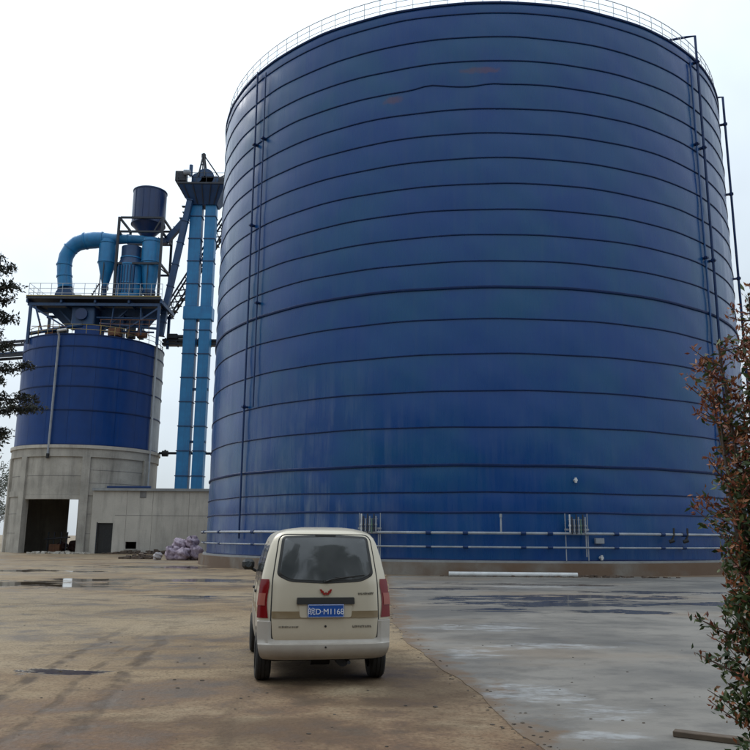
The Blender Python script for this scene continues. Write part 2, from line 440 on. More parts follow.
# ------------------------------------------------------------------ mesh helpers
def link(o, parent=None):
    col.objects.link(o)
    if parent is not None:
        o.parent = parent
    return o
def tag(o, label=None, cat=None, group=None, kind=None):
    if label: o['label'] = label
    if cat: o['category'] = cat
    if group: o['group'] = group
    if kind: o['kind'] = kind
    return o
def thing(name, label, cat, loc=(0, 0, 0), rz=0.0, group=None):
    o = bpy.data.objects.new(name, None)
    o.empty_display_size = 0.2
    o.location = loc
    o.rotation_euler.z = rz
    link(o)
    return tag(o, label, cat, group)
def inst(src, parent, loc=None, rz=None, name=None):
    o = src.copy()
    if name: o.name = name
    link(o, parent)
    if loc is not None: o.location = loc
    if rz is not None: o.rotation_euler.z = rz
    return o

class MB:
    def __init__(s):
        s.v, s.f = [], []
    def add(s, vs, fs):
        n = len(s.v)
        s.v += [tuple(p) for p in vs]
        s.f += [tuple(i + n for i in f) for f in fs]
        return s
    def box(s, a, b):
        (x0, y0, z0), (x1, y1, z1) = a, b
        return s.add([(x0, y0, z0), (x1, y0, z0), (x1, y1, z0), (x0, y1, z0), (x0, y0, z1), (x1, y0, z1), (x1, y1, z1), (x0, y1, z1)],
                     [(3, 2, 1, 0), (4, 5, 6, 7), (0, 1, 5, 4), (1, 2, 6, 5), (2, 3, 7, 6), (3, 0, 4, 7)])
    def bbox(s, a, b, c=0.02):
        """box with chamfered edges: three nested slabs"""
        (x0, y0, z0), (x1, y1, z1) = a, b
        P = []
        for z, i in ((z0, c), (z0 + c, 0), (z1 - c, 0), (z1, c)):
            X0, X1, Y0, Y1 = x0 + i, x1 - i, y0 + i, y1 - i
            k = c if i == 0 else 0
            P.append([(X0 + k, Y0, z), (X1 - k, Y0, z), (X1, Y0 + k, z), (X1, Y1 - k, z), (X1 - k, Y1, z), (X0 + k, Y1, z), (X0, Y1 - k, z), (X0, Y0 + k, z)])
        vs = [p for r_ in P for p in r_]
        fs = [tuple(range(7, -1, -1)), tuple(range(24, 32))]
        for r_ in range(3):
            for i in range(8):
                j = (i + 1) % 8
                fs.append((r_ * 8 + i, r_ * 8 + j, r_ * 8 + 8 + j, r_ * 8 + 8 + i))
        return s.add(vs, fs)
    def beam(s, p, q, wd, ht, up=(0, 0, 1)):
        p, q = Vector(p), Vector(q)
        d = (q - p).normalized()
        u = Vector(up)
        sd_ = d.cross(u)
        if sd_.length < 1e-4:
            sd_ = d.cross(Vector((0, 1, 0)))
        sd_.normalize()
        u = sd_.cross(d).normalized()
        a, b = sd_ * wd / 2, u * ht / 2
        vs = [p - a - b, p + a - b, p + a + b, p - a + b, q - a - b, q + a - b, q + a + b, q - a + b]
        return s.add(vs, [(0, 1, 2, 3), (7, 6, 5, 4), (1, 0, 4, 5), (2, 1, 5, 6), (3, 2, 6, 7), (0, 3, 7, 4)])
    def tube(s, pts, r, n=10, caps=True):
        pts = [Vector(p) for p in pts]
        rs = r if isinstance(r, (list, tuple)) else [r] * len(pts)
        vs, fs = [], []
        ref = None
        for i, p in enumerate(pts):
            d = (pts[min(i + 1, len(pts) - 1)] - pts[max(i - 1, 0)]).normalized()
            if ref is None:
                ref = d.orthogonal().normalized()
            ref = (ref - d * ref.dot(d))
            if ref.length < 1e-5:
                ref = d.orthogonal()
            ref.normalize()
            b = d.cross(ref)
            for k in range(n):
                t = 2 * PI * k / n
                vs.append(p + (ref * math.cos(t) + b * math.sin(t)) * rs[i])
        for i in range(len(pts) - 1):
            for k in range(n):
                j = (k + 1) % n
                fs.append((i * n + k, i * n + j, (i + 1) * n + j, (i + 1) * n + k))
        if caps:
            fs.append(tuple(range(n - 1, -1, -1)))
            fs.append(tuple((len(pts) - 1) * n + k for k in range(n)))
        return s.add(vs, fs)
    def lathe(s, prof, n=32, c=(0, 0, 0), caps=True):
        vs, fs = [], []
        for r_, z in prof:
            for k in range(n):
                t = 2 * PI * k / n
                vs.append((c[0] + r_ * math.cos(t), c[1] + r_ * math.sin(t), c[2] + z))
        for i in range(len(prof) - 1):
            for k in range(n):
                j = (k + 1) % n
                fs.append((i * n + k, i * n + j, (i + 1) * n + j, (i + 1) * n + k))
        if caps:
            fs.append(tuple(range(n - 1, -1, -1)))
            fs.append(tuple((len(prof) - 1) * n + k for k in range(n)))
        return s.add(vs, fs)
    def arc(s, r0, r1, a0, a1, z0, z1, n=12):
        """curved wall block between two radii, degrees"""
        vs, fs = [], []
        for i in range(n + 1):
            t = R(a0 + (a1 - a0) * i / n)
            c, k = math.cos(t), math.sin(t)
            vs += [(r0 * c, r0 * k, z0), (r1 * c, r1 * k, z0), (r1 * c, r1 * k, z1), (r0 * c, r0 * k, z1)]
        for i in range(n):
            a = i * 4
            for j in range(4):
                k = (j + 1) % 4
                fs.append((a + j, a + 4 + j, a + 4 + k, a + k))
        fs.append((0, 1, 2, 3))
        fs.append((n * 4 + 3, n * 4 + 2, n * 4 + 1, n * 4))
        return s.add(vs, fs)
    def prism(s, poly, lo, hi, axis='z'):
        n = len(poly)
        def P(u, v, h):
            return (u, v, h) if axis == 'z' else ((u, h, v) if axis == 'y' else (h, u, v))
        vs = [P(u, v, lo) for u, v in poly] + [P(u, v, hi) for u, v in poly]
        fs = [tuple(range(n - 1, -1, -1)), tuple(range(n, 2 * n))]
        for i in range(n):
            j = (i + 1) % n
            fs.append((i, j, n + j, n + i))
        return s.add(vs, fs)
    def build(s, name, mat, parent=None, smooth=False, angle=35, recalc=True):
        me = bpy.data.meshes.new(name)
        me.from_pydata([tuple(p) for p in s.v], [], s.f)
        if recalc:
            import bmesh
            bm = bmesh.new()
            bm.from_mesh(me)
            bmesh.ops.recalc_face_normals(bm, faces=bm.faces)
            bm.to_mesh(me)
            bm.free()
        me.materials.append(mat)
        if smooth:
            me.polygons.foreach_set('use_smooth', [True] * len(me.polygons))
            me.set_sharp_from_angle(angle=R(angle))
        me.update()
        return link(bpy.data.objects.new(name, me), parent)

def polar(r, a, z=0.0):
    return (r * math.cos(R(a)), r * math.sin(R(a)), z)
def arcpts(r, a0, a1, z, n):
    return [polar(r, a0 + (a1 - a0) * i / n, z) for i in range(n + 1)]

# ================================================================== SETTING
rng = random.Random(7)
g = MB()
xs = [-900, -300, -120, -60, -30, -15, -6, 0, 6, 15, 30, 60, 120, 300, 900]
ys = [-300, -60, -10, 0, 6, 12, 20, 30, 45, 60, 90, 140, 300, 700, 1600]
g.add([(x, y, 0) for y in ys for x in xs],
      [(j * 15 + i, j * 15 + i + 1, (j + 1) * 15 + i + 1, (j + 1) * 15 + i) for j in range(14) for i in range(14)])
ground = g.build('ground', M['dirt'], recalc=False)
tag(ground, 'wet brown dirt yard with tyre marks and puddles', 'ground', kind='structure')

# concrete slab with a ragged edge against the dirt
edge = [(2.3, -6), (1.75, 3.5), (1.42, 7.2), (1.29, 8.55), (1.10, 10.5), (0.83, 12.2), (0.55, 14.5), (0.42, 18), (0.45, 23.4), (0.55, 30), (0.6, 37.8)]
line = []
for (x0, y0), (x1, y1) in zip(edge, edge[1:]):
    n = max(2, int(math.hypot(x1 - x0, y1 - y0) / 0.22))
    for i in range(n):
        t = i / n
        yy = y0 + (y1 - y0) * t
        line.append((x0 + (x1 - x0) * t + 0.03 * math.sin(yy * 2.1) + 0.015 * math.sin(yy * 5.3 + 1) + rng.uniform(-0.012, 0.012), yy))
line.append(edge[-1])
out = line + [(0.6, 45), (45, 45), (45, -6)]
MB().prism(out, -0.02, 0.008).build('concrete_pad', M['pad'], recalc=True)
tag(bpy.data.objects['concrete_pad'], 'damp grey concrete pad in front of the large tank', 'pavement', kind='structure')

# ================================================================== LARGE STORAGE TANK
TC = (6.694, 56.303)
TR = 17.87
tank = thing('storage_tank', 'huge blue round steel storage tank with banded shell and roof railing', 'tank', (TC[0], TC[1], 0))
seams = [0.72, 2.95, 3.90, 5.19, 7.06, 8.85, 10.71, 12.51, 14.16, 15.54, 16.96, 18.35, 19.76, 21.19, 22.61, 24.02, 25.42, 26.81, 28.25, 29.70, 30.31]
NS = 240
nr = np.random.default_rng(3)
ph = nr.uniform(0, 2 * PI, (12,))
def dent(t, z):
    return (0.010 * math.sin(7 * t + ph[0] + 0.9 * z) + 0.008 * math.sin(17 * t + ph[1] - 1.7 * z)
            + 0.006 * math.sin(31 * t + ph[2] + 2.9 * z) + 0.004 * math.sin(53 * t + ph[3] + 4.1 * z))
def seam_dz(i, t):
    a = math.degrees(t)
    if a > 180: a -= 360
    d = 0.012 * math.sin(9 * t + i * 1.7) + 0.010 * math.sin(23 * t + i)
    if i == 16:
        d += 0.17 * math.exp(-((a + 102.6) / 2.4) ** 2) - 0.10 * math.exp(-((a + 96.0) / 2.8) ** 2) + 0.06 * math.exp(-((a + 92) / 2.0) ** 2)
    return d
for i in range(len(seams) - 1):
    m = MB()
    z0, z1 = seams[i], seams[i + 1]
    rows = 7
    vs, fs = [], []
    for j in range(rows):
        u = j / (rows - 1)
        for k in range(NS):
            t = 2 * PI * k / NS
            z = (z0 + seam_dz(i, t)) * (1 - u) + (z1 + seam_dz(i + 1, t)) * u
            r_ = TR + dent(t, z) + 0.018 * math.sin(PI * u)
            vs.append((r_ * math.cos(t), r_ * math.sin(t), z))
    for j in range(rows - 1):
        for k in range(NS):
            q = (k + 1) % NS
            fs.append((j * NS + k, j * NS + q, (j + 1) * NS + q, (j + 1) * NS + k))
    m.add(vs, fs)
    m.build('shell_ring', M['tank'], tank, True, 60, recalc=False)
for i, z in enumerate(seams):
    thick = i in (8, 3, 20)
    hh = 0.065 if thick else (0.030 if i > 1 else 0.045)
    pr = 0.085 if thick else 0.05
    vs, fs = [], []
    prof = [(-0.02, -hh), (pr * 0.8, -hh), (pr, -hh * 0.5), (pr, hh * 0.6), (pr * 0.7, hh), (-0.02, hh)]
    for k in range(NS):
        t = 2 * PI * k / NS
        zz = z + seam_dz(i, t)
        rr = TR + dent(t, zz) * 1.0
        for a, b in prof:
            vs.append(((rr + a) * math.cos(t), (rr + a) * math.sin(t), zz + b))
    n = len(prof)
    for k in range(NS):
        q = (k + 1) % NS
        for a in range(n - 1):
            fs.append((k * n + a, q * n + a, q * n + a + 1, k * n + a + 1))
    MB().add(vs, fs).build('seam_band', M['tank_band'], tank, True, 40, recalc=False)
MB().lathe([(TR + 0.02, 30.33), (TR - 0.6, 30.42), (10, 32.6), (3, 33.9), (0.3, 34.2)], 96).build('roof', M['tank'], tank, True, 50)
pl = MB().arc(TR - 0.5, TR + 0.5, 0, 360, 0.0, 0.60, 160)
pl.build('base_plinth', M['plinth'], tank, True, 40)
MB().arc(TR - 0.5, TR + 0.24, 0, 360, 0.60, 0.70, 160).build('base_flange', M['conc_roof'], tank, True, 40)
# roof railing
NP = 116
rail = MB()
for z in (30.72, 31.08, 31.44):
    rail.tube(arcpts(TR - 0.12, 0, 360, z, 160), 0.016 if z < 31.4 else 0.022, 6, False)
railing = rail.build('railing', M['galv'], tank, True)
post = MB().tube([(0, 0, 0), (0, 0, 1.12)], 0.019, 6).build('railing_post', M['galv'], railing)
for k in range(NP):
    o = post if k == 0 else inst(post, railing)
    o.location = polar(TR - 0.12, 360 * k / NP, 30.33)
# riser pipes with brackets
def riser(a, r_off, z0, z1, rad, mat, brackets, hook=None):
    pts = [polar(TR + r_off, a, z0), polar(TR + r_off, a, z1)]
    if hook: pts += hook
    p = MB().tube(pts, rad, 10).build('riser_pipe', mat, tank, True)
    for z in brackets:
        b = MB()
        b.beam(polar(TR - 0.02, a, z), polar(TR + r_off + 0.14, a, z), 0.22, 0.08)
        b.tube([polar(TR + r_off, a, z - 0.10), polar(TR + r_off, a, z + 0.10)], rad * 1.5, 10)
        b.build('bracket', M['tank_band'], p)
riser(-138.7, 0.18, 8.9, 29.75, 0.042, M['pipe_blue'], (25.35, 15.0))
riser(-141.7, 0.20, 1.6, 30.2, 0.055, M['pipe_blue'], (25.3, 20.05, 9.0))
riser(-45.9, 0.24, 4.6, 31.75, 0.072, M['pipe_blue'], (30.0, 24.4, 17.4, 11.0, 7.4), [polar(TR - 0.2, -46.6, 31.78), polar(TR - 1.9, -52.0, 31.45)])
riser(-48.2, 0.14, 5.2, 29.7, 0.05, M['tank'], (24.4, 17.4, 11.0))  # faint shadow line beside the riser, built as a thin tube
riser(-24.2, 0.34, 1.5, 31.0, 0.075, M['pipe_blue'], (29.0, 24.0, 18.2, 12.0), [polar(TR - 0.1, -24.2, 31.05)])
# ring mains round the foot
for r_off, z, rad in ((0.36, 1.97, 0.065), (0.33, 1.32, 0.045)):
    rp = MB().tube(arcpts(TR + r_off, -200, 0, z, 120), rad, 10).build('ring_main', M['pipe_grey'], tank, True)
    c0 = MB().tube([(0, -0.12, 0), (0, 0.12, 0)], rad * 1.55, 10)
    c0.beam((-r_off, 0, 0), (0, 0, 0), 0.06, 0.06)
    c = c0.build('pipe_coupling', M['pipe_blue'], rp)
    for k, a in enumerate((-172, -160, -149, -136.5, -124, -116, -103, -97.5, -89, -85, -74.5, -66, -61.5, -52, -43, -30)):
        o = c if k == 0 else inst(c, rp)
        o.location = polar(TR + r_off, a, z)
        o.rotation_euler.z = R(a)
# air valve manifolds: racks of upright tubes on a frame
def manifold(a):
    f = MB()
    for da in (-1.75, 1.75):
        f.beam(polar(TR + 0.30, a + da, 0.72), polar(TR + 0.30, a + da, 2.90), 0.04, 0.04)
    f.beam(polar(TR + 0.30, a + 1.45, 0.9), polar(TR + 0.30, a + 1.45, 2.1), 0.05, 0.05)
    f.beam(polar(TR + 0.32, a - 1.3, 2.62), polar(TR + 0.32, a + 1.3, 2.62), 0.04, 0.04)
    f.beam(polar(TR + 0.32, a - 1.9, 2.16), polar(TR + 0.32, a + 1.9, 2.16), 0.07, 0.09)
    fr = f.build('manifold_frame', M['pipe_grey'], tank)
    mats = ['white_pvc', 'steel_dark', 'pipe_grey', 'steel_dark', 'pipe_grey', 'green_metal', 'steel_dark', 'pipe_grey']
    for k in range(8):
        aa = a - 1.2 + 2.4 * k / 7
        t = MB().tube([polar(TR + 0.44, aa, 2.02 - 0.06 * (k % 2)), polar(TR + 0.44, aa, 2.86 - 0.11 * (k % 3))], 0.036, 8)
        t.tube([polar(TR + 0.44, aa, 2.30), polar(TR + 0.44, aa, 2.38)], 0.060, 8)
        t.build('manifold_tube', M[mats[k]], fr, True)
manifold(-112.3)
manifold(-80.8)
MB().tube([polar(TR + 0.36, -92.25, 1.97), polar(TR + 0.36, -92.25, 2.78)], 0.045, 8).tube([polar(TR + 0.36, -92.25, 2.7), polar(TR + 0.36, -92.25, 2.86)], 0.065, 8).build('stub_pipe', M['pipe_grey'], tank, True)
jb = MB().bbox((-0.22, -0.02, -0.13), (0.22, 0.16, 0.13), 0.015).build('junction_box', M['pipe_grey'], tank)
jb.location = polar(TR + 0.24, -77.0, 1.64)
jb.rotation_euler.z = R(-77.0 - 90 + 180)
for a, z in ((-76.7, 0.86), (-80.4, 4.5)):
    o = MB().tube([polar(TR - 0.02, a, z), polar(TR + 0.22, a, z)], 0.075, 10).tube([polar(TR + 0.16, a, z - 0.12), polar(TR + 0.16, a, z + 0.12)], 0.06, 8).build('nozzle', M['white_pvc'], tank, True)
for a in (-64.2, -61.2):
    v = MB().tube([polar(TR + 0.36, a, 1.70), polar(TR + 0.42, a + 0.3, 1.9), polar(TR + 0.36, a + 0.6, 2.28)], 0.05, 8)
    v.tube([polar(TR + 0.36, a - 0.5, 1.62), polar(TR + 0.5, a + 0.1, 1.7)], 0.09, 8)
    v.build('drain_valve', M['black'], tank, True)

# ================================================================== SMALLER SILO ON CONCRETE BASE
SC = (-30.5, 84.67)
SR = 7.2
silo = thing('cement_silo', 'smaller blue steel silo raised on a grey concrete drum base', 'silo', (SC[0], SC[1], 0))
zc = [10.40, 13.82, 16.22, 18.24, 20.28, 21.50]
MB().lathe([(SR - 0.05, 10.3), (SR - 0.05, 21.45)], 96).build('drum', M['steel_dark'], silo, True)
NPn = 20
st = 360.0 / NPn
for i in range(5):
    blue = MB().arc(SR - 0.03, SR, 0.06, st - 0.06, zc[i] + 0.012, zc[i + 1] - 0.012, 6).build('wall_panel', M['silo'], silo, True, 30)
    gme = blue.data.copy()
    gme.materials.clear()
    gme.materials.append(M['silo_glare'])
    for k in range(NPn):
        a = -123.0 + k * st + 0.0
        o = blue if k == 0 else inst(blue, silo)
        o.rotation_euler.z = R(a)
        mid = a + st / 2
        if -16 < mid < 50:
            o.data = gme  # right-edge panels recoloured to carry the sky glare
for i, z in enumerate(zc):
    MB().arc(SR - 0.02, SR + 0.07, 0, 360, z - 0.05, z + 0.05, 96).build('seam_band', M['tank_band'], silo, True)
MB().lathe([(SR, 21.52), (SR - 0.2, 21.6), (2, 22.0), (0.2, 22.05)], 64).build('roof', M['steel_dark'], silo, True)
# concrete base
base = MB()
def bay(a0, a1, z0, z1, n=10, o=0.0):
    base.arc(SR - 0.45, SR + 0.02 + o, a0, a1, z0, z1, n)
bay(-119.0, -73.5, 5.51, 9.2, 14)          # over the drive-through opening
bay(-73.5, 114.3, 0, 9.2, 50)
bay(114.3, 122.6, 5.7, 9.2, 4)             # over the rear opening
bay(122.6, 241.0, 0, 9.2, 32)
bs = base.build('concrete_base', M['conc'], silo, True, 40)
MB().arc(SR - 0.5, SR + 0.17, 0, 360, 9.2, 10.02, 96).build('ring_beam', M['conc'], bs, True, 40)
MB().arc(SR - 0.5, SR + 0.30, 0, 360, 10.02, 10.34, 96).build('ring_ledge', M['conc_light'], bs, True, 40)
MB().arc(SR - 0.6, SR + 0.05, -119.6, -72.8, 5.1, 5.5, 20).build('lintel', M['conc'], bs, True, 40)
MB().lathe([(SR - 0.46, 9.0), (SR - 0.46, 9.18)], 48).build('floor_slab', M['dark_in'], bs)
for a in (-148, -121.5, -70.6, -19, 32, 84, 135, 186):
    MB().arc(SR - 0.2, SR + 0.26, a - 2.9, a + 2.9, 0, 9.22, 4).build('pilaster', M['conc'], bs, True, 30)
MB().arc(SR - 0.3, SR + 0.12, -150, -121, 5.35, 5.9, 10).build('tie_beam', M['conc'], bs, True, 40)
for a0, a1 in ((-73.6, -60), ):
    MB().arc(SR - 0.3, SR + 0.10, -67.7, -28, 5.5, 6.05, 16).build('tie_beam', M['conc'], bs, True, 40)
# inner hopper column wall making the passage dark
MB().arc(3.2, 3.4, 150, 330, 0, 9.0, 24).build('inner_wall', M['dark_in'], bs, True, 40) if False else None
for a0, a1, zs_ in ((-118.2, -73.9, (7.35,)), (-67.3, -22.2, (6.7, 7.95)), (-144.8, -124.8, (1.85, 3.7, 7.35)), (-67.3, -60, (1.85, 3.7))):
    for z in zs_:
        MB().arc(SR - 0.1, SR + 0.034, a0, a1, z - 0.02, z + 0.02, 14).build('formwork_seam', M['dark_in'], bs, True, 40)
# downpipes
MB().tube([polar(SR + 0.6, -98.6, 21.7), polar(SR + 0.25, -98.7, 21.2), polar(SR + 0.25, -99.4, 9.3)], 0.11, 10).build('downpipe', M['pipe_grey'], silo, True)
MB().tube([polar(SR + 0.6, -98.6, 21.7), polar(SR + 0.6, -92, 21.8)], 0.13, 8).build('downpipe_head', M['white_pvc'], silo, True)
MB().tube([polar(SR + 0.25, -99.4, 9.45), polar(SR + 0.27, -99.4, 9.0)], 0.16, 8).build('downpipe_shoe', M['black'], silo, True)
MB().tube([polar(SR + 0.22, -14.6, 24.5), polar(SR + 0.22, -15.6, 6.2)], 0.12, 10).build('downpipe', M['galv'], silo, True)
# yellowish rail round the roof edge
rr = MB()
for z in (22.05, 22.55):
    rr.tube(arcpts(SR - 0.15, 0, 360, z, 80), 0.03, 6, False)
rl = rr.build('roof_railing', M['yellow'], silo, True)
p0 = MB().tube([(0, 0, 0), (0, 0, 1.05)], 0.03, 6).build('railing_post', M['yellow'], rl)
for k in range(32):
    o = p0 if k == 0 else inst(p0, rl)
    o.location = polar(SR - 0.15, k * 11.25, 21.5)

# ------------------------------------------------------------------ deck and steelwork above the silo
deck = thing('equipment_platform', 'steel working platform with railing carried above the smaller silo', 'platform', (-29.0, 84.0, 21.6))
def W(x, y, z, o=(-29.0, 84.0, 21.6)):
    return (x - o[0], y - o[1], z - o[2])
dk = MB().box(W(-36.0, 79.0, 25.62), W(-22.2, 84.6, 25.80)).build('deck_plate', M['steel_dark'], deck)
MB().box(W(-36.05, 78.90, 25.60), W(-22.15, 78.997, 25.86)).build('edge_channel', M['steel_dark'], dk)
MB().box(W(-36.05, 78.86, 25.865), W(-22.15, 78.96, 25.95)).build('toe_board', M['yellow'], dk)
for x in (-36, -32.5, -29, -25.5, -22.2):
    MB().beam(W(x, 79.1, 25.44), W(x, 84.5, 25.44), 0.2, 0.36).build('floor_beam', M['equip_dark'], deck)
for y in (79.4, 82, 84.3):
    MB().beam(W(-36, y, 25.12), W(-22.3, y, 25.12), 0.22, 0.30).build('cross_beam', M['equip_dark'], deck)
for x, y in ((-35.7, 79.4), (-22.4, 79.4), (-35.7, 84.3), (-22.6, 84.3)):
    MB().beam(W(x, y, 20.9 if y < 80 else 21.6), W(x, y, 25.0), 0.26, 0.26).build('post', M['equip_dark'], deck)
for p, q in (((-35.6, 79.4, 24.9), (-31.8, 79.6, 22.6)), ((-35.2, 79.4, 24.9), (-34.3, 79.5, 22.1)), ((-22.3, 79.4, 24.9), (-25.6, 79.6, 22.6)), ((-33.4, 81, 25.0), (-31.0, 81, 22.6)), ((-26, 80.5, 24.9), (-28.4, 80.5, 22.6))):
    MB().beam(W(*p), W(*q), 0.16, 0.16).build('brace', M['equip_dark'], deck)
# sloping hopper sides seen from below the deck
hp = MB()
hp.prism([(-35.0, 25.4), (-22.6, 25.4), (-24.0, 23.5), (-27.0, 23.2), (-32.2, 23.0), (-33.0, 23.5)], 81.7 - 84.0, 82.0 - 84.0, 'y')
hp.v = [(v[0] + 29.0, v[1], v[2] - 21.6) for v in hp.v]
hp.build('hopper_skirt', M['equip_dark'], deck)
rl = MB()
for z in (26.25, 26.75, 27.3):
    rl.tube([W(-22.1, 79.1, z), W(-35.9, 79.1, z), W(-35.9, 84.5, z), W(-22.3, 84.5, z)], 0.028, 6)
rl = rl.build('railing', M['galv'], deck, False)
p0 = MB().tube([(0, 0, 0), (0, 0, 1.52)], 0.03, 6).build('railing_post', M['galv'], rl)
spots = [(-35.9 + 1.15 * k, 79.1) for k in range(13)] + [(-35.9, 79.1 + 1.08 * k) for k in range(1, 6)] + [(-35.9 + 1.36 * k, 84.5) for k in range(1, 11)]
for k, (x, y) in enumerate(spots):
    o = p0 if k == 0 else inst(p0, rl)
    o.location = W(x, y, 25.8)
# machinery slung between deck and silo roof
def pbox(parent, name, mat, a, b, off, c=0.03):
    o = MB().bbox(tuple(p - q for p, q in zip(a, off)), tuple(p - q for p, q in zip(b, off)), c)
    return o.build(name, M[mat], parent)
DO = (-29.0, 84.0, 21.6)
gb = pbox(deck, 'gearbox', 'equip_dark', (-31.6, 79.9, 23.1), (-29.2, 81.6, 25.1), DO, 0.08)
MB().tube([W(-30.5, 79.92, 24.2), W(-30.5, 79.6, 24.2)], 0.62, 20).build('gearbox_cover', M['bin'], gb, True)
pbox(deck, 'gearbox_base', 'silo', (-31.2, 80.0, 21.7), (-28.6, 81.5, 23.1), DO, 0.05)
for x0, x1, y0, z0, z1, mt in ((-34.6, -33.0, 80.8, 21.9, 22.6, 'rust'), (-33.6, -32.2, 80.2, 22.0, 22.9, 'steel_dark'), (-27.6, -26.4, 79.6, 21.9, 22.7, 'rust'), (-26.0, -25.2, 80.4, 21.9, 23.4, 'steel_dark'),
                              (-24.9, -23.9, 80.2, 22.0, 22.6, 'rust'), (-27.0, -26.5, 81, 22, 24.6, 'equip_dark'), (-25.0, -24.5, 81, 22, 24.8, 'equip_dark'), (-28.2, -27.7, 82, 22, 24.9, 'steel_dark')):
    pbox(deck, 'machine_box', mt, (x0, y0, z0), (x1, y0 + 0.9, z1), DO, 0.05)
for p, q, r_ in (((-36, 80, 22.1), (-30.4, 80, 23.1), 0.2), ((-28.6, 79.8, 23.2), (-22.6, 79.8, 22.7), 0.13), ((-28.4, 80.2, 22.5), (-23.0, 80.2, 22.4), 0.10), ((-29, 80, 23.9), (-22.4, 80, 23.8), 0.09), ((-27.4, 79.7, 22.0), (-27.2, 79.7, 25.2), 0.07), ((-24.2, 79.7, 22.0), (-24.4, 79.7, 25.2), 0.08)):
    MB().tube([W(*p), W(*q)], r_, 8).build('pipe', M['equip_dark'], deck, True)
for x0, x1, z in ((-28.4, -22.6, 23.05), (-28.4, -22.6, 23.5), (-35.4, -31.8, 22.75), (-28.0, -23.2, 22.1)):
    MB().beam(W(x0, 79.35, z), W(x1, 79.35, z), 0.05, 0.06).build('handrail', M['rust'], deck)
for x in (-28.3, -27.3, -26.3, -25.3, -24.3, -23.3, -34.6, -33.2):
    MB().beam(W(x, 79.35, 21.75), W(x, 79.35, 23.5), 0.05, 0.05).build('handrail_post', M['rust'], deck)

# ------------------------------------------------------------------ dust collection gear on the deck
EY = 82.0
DZ = 25.8
fan = thing('blower_fan', 'blue blower with round scroll housing at the foot of the bent duct', 'fan', (-33.3, EY, DZ))
MB().tube([(0, -0.45, 0.95), (0, 0.45, 0.95)], 0.95, 28).build('scroll_housing', M['equip_dark'], fan, True)
MB().bbox((-0.75, -0.4, 0.95), (0.65, 0.4, 1.95), 0.03).build('outlet', M['equip_dark'], fan)
MB().tube([(0.9, 0, 0.75), (1.75, 0, 0.75)], 0.42, 16).tube([(1.75, 0, 0.75), (1.95, 0, 0.75)], 0.3, 16).build('motor', M['steel_dark'], fan, True)
MB().bbox((-1.0, -0.55, 0.0), (1.9, 0.55, 0.22), 0.03).build('base_frame', M['steel_dark'], fan)

duct = thing('exhaust_duct', 'thick blue duct bending over from the blower to the cyclones', 'duct', (-33.3, EY, DZ + 1.9))
def DW(x, z, y=0.0):
    return (x + 33.3, y, z - DZ - 1.9)
path = [(-33.35, 27.72, .76), (-33.55, 29.0, .76), (-33.68, 30.3, .76), (-33.55, 31.3, .76), (-33.15, 32.15, .77), (-32.5, 32.75, .84), (-31.6, 33.05, .88), (-30.6, 33.15, .90), (-29.7, 33.2, .82), (-28.6, 33.28, .58), (-27.0, 33.3, .48), (-25.4, 33.25, .46), (-24.3, 33.0, .46)]
MB().tube([DW(a, b) for a, b, c in path], [c for a, b, c in path], 24).build('duct_run', M['equip'], duct, True, 60)
for i in (1, 2, 4, 6, 8, 10):
    a, b, c = path[i]
    d = (Vector(DW(*path[i + 1][:2])) - Vector(DW(*path[i - 1][:2]))).normalized() * 0.07
    v = Vector(DW(a, b))
    MB().tube([v - d, v + d], c + 0.07, 24).build('flange', M['equip'], duct, True, 40)

def cyclone(x, r_, ztop, zcyl, zbot, rb, label):
    o = thing('cyclone_separator', label, 'cyclone', (x, EY, DZ), 0, 'cyclones on the platform')
    MB().lathe([(r_ * 0.45, ztop + 0.5 - DZ), (r_ * 0.95, ztop + 0.35 - DZ), (r_, ztop - DZ), (r_, zcyl - DZ)], 28).build('barrel', M['equip'], o, True, 30)
    MB().lathe([(r_, zcyl - DZ - 0.005), (rb, zbot - DZ)], 28).build('cone', M['equip'], o, True, 30)
    for z in (ztop, zcyl):
        MB().lathe([(r_ + 0.06, z - 0.05 - DZ), (r_ + 0.06, z + 0.05 - DZ)], 28).build('flange', M['equip'], o, True)
    MB().lathe([(rb + 0.08, zbot - DZ), (rb + 0.08, zbot - 0.35 - DZ), (rb * 0.8, zbot - 0.35 - DZ), (rb * 0.8, 0.0)], 18).build('outlet', M['equip_dark'], o, True)
    for a in (30, 150, 270):
        MB().beam(polar(r_ * 0.9, a, zcyl - DZ - 0.2), polar(r_ * 1.0, a, 0), 0.09, 0.09).build('leg', M['steel_dark'], o)
    return o
cyclone(-29.1, 0.92, 32.75, 30.55, 27.9, 0.30, 'slim blue cyclone nearest the bend of the thick duct')
cyclone(-24.35, 1.02, 32.9, 30.6, 27.4, 0.62, 'blue cyclone at the right edge beneath the navy bin')
dc = thing('dust_collector', 'fat blue cylindrical dust collector standing between the two cyclones', 'dust collector', (-26.55, EY + 0.3, DZ))
MB().lathe([(1.42, 0.0), (1.42, 4.4)], 36).build('vessel', M['equip'], dc, True)
MB().lathe([(1.42, 4.402), (1.36, 4.6), (1.1, 5.3), (1.1, 6.6)], 36).build('upper_vessel', M['equip_dark'], dc, True)
for z in (0.6, 2.3, 4.4, 5.3):
    MB().lathe([((1.50 if z < 5 else 1.18), z - 0.07), ((1.50 if z < 5 else 1.18), z + 0.07)], 36).build('flange', M['equip'], dc, True)
for k in range(6):
    MB().bbox((-0.9 + 0.32 * k, -1.50, 1.2), (-0.78 + 0.32 * k, -1.1, 4.2), 0.02).build('stiffener', M['equip_dark'], dc)
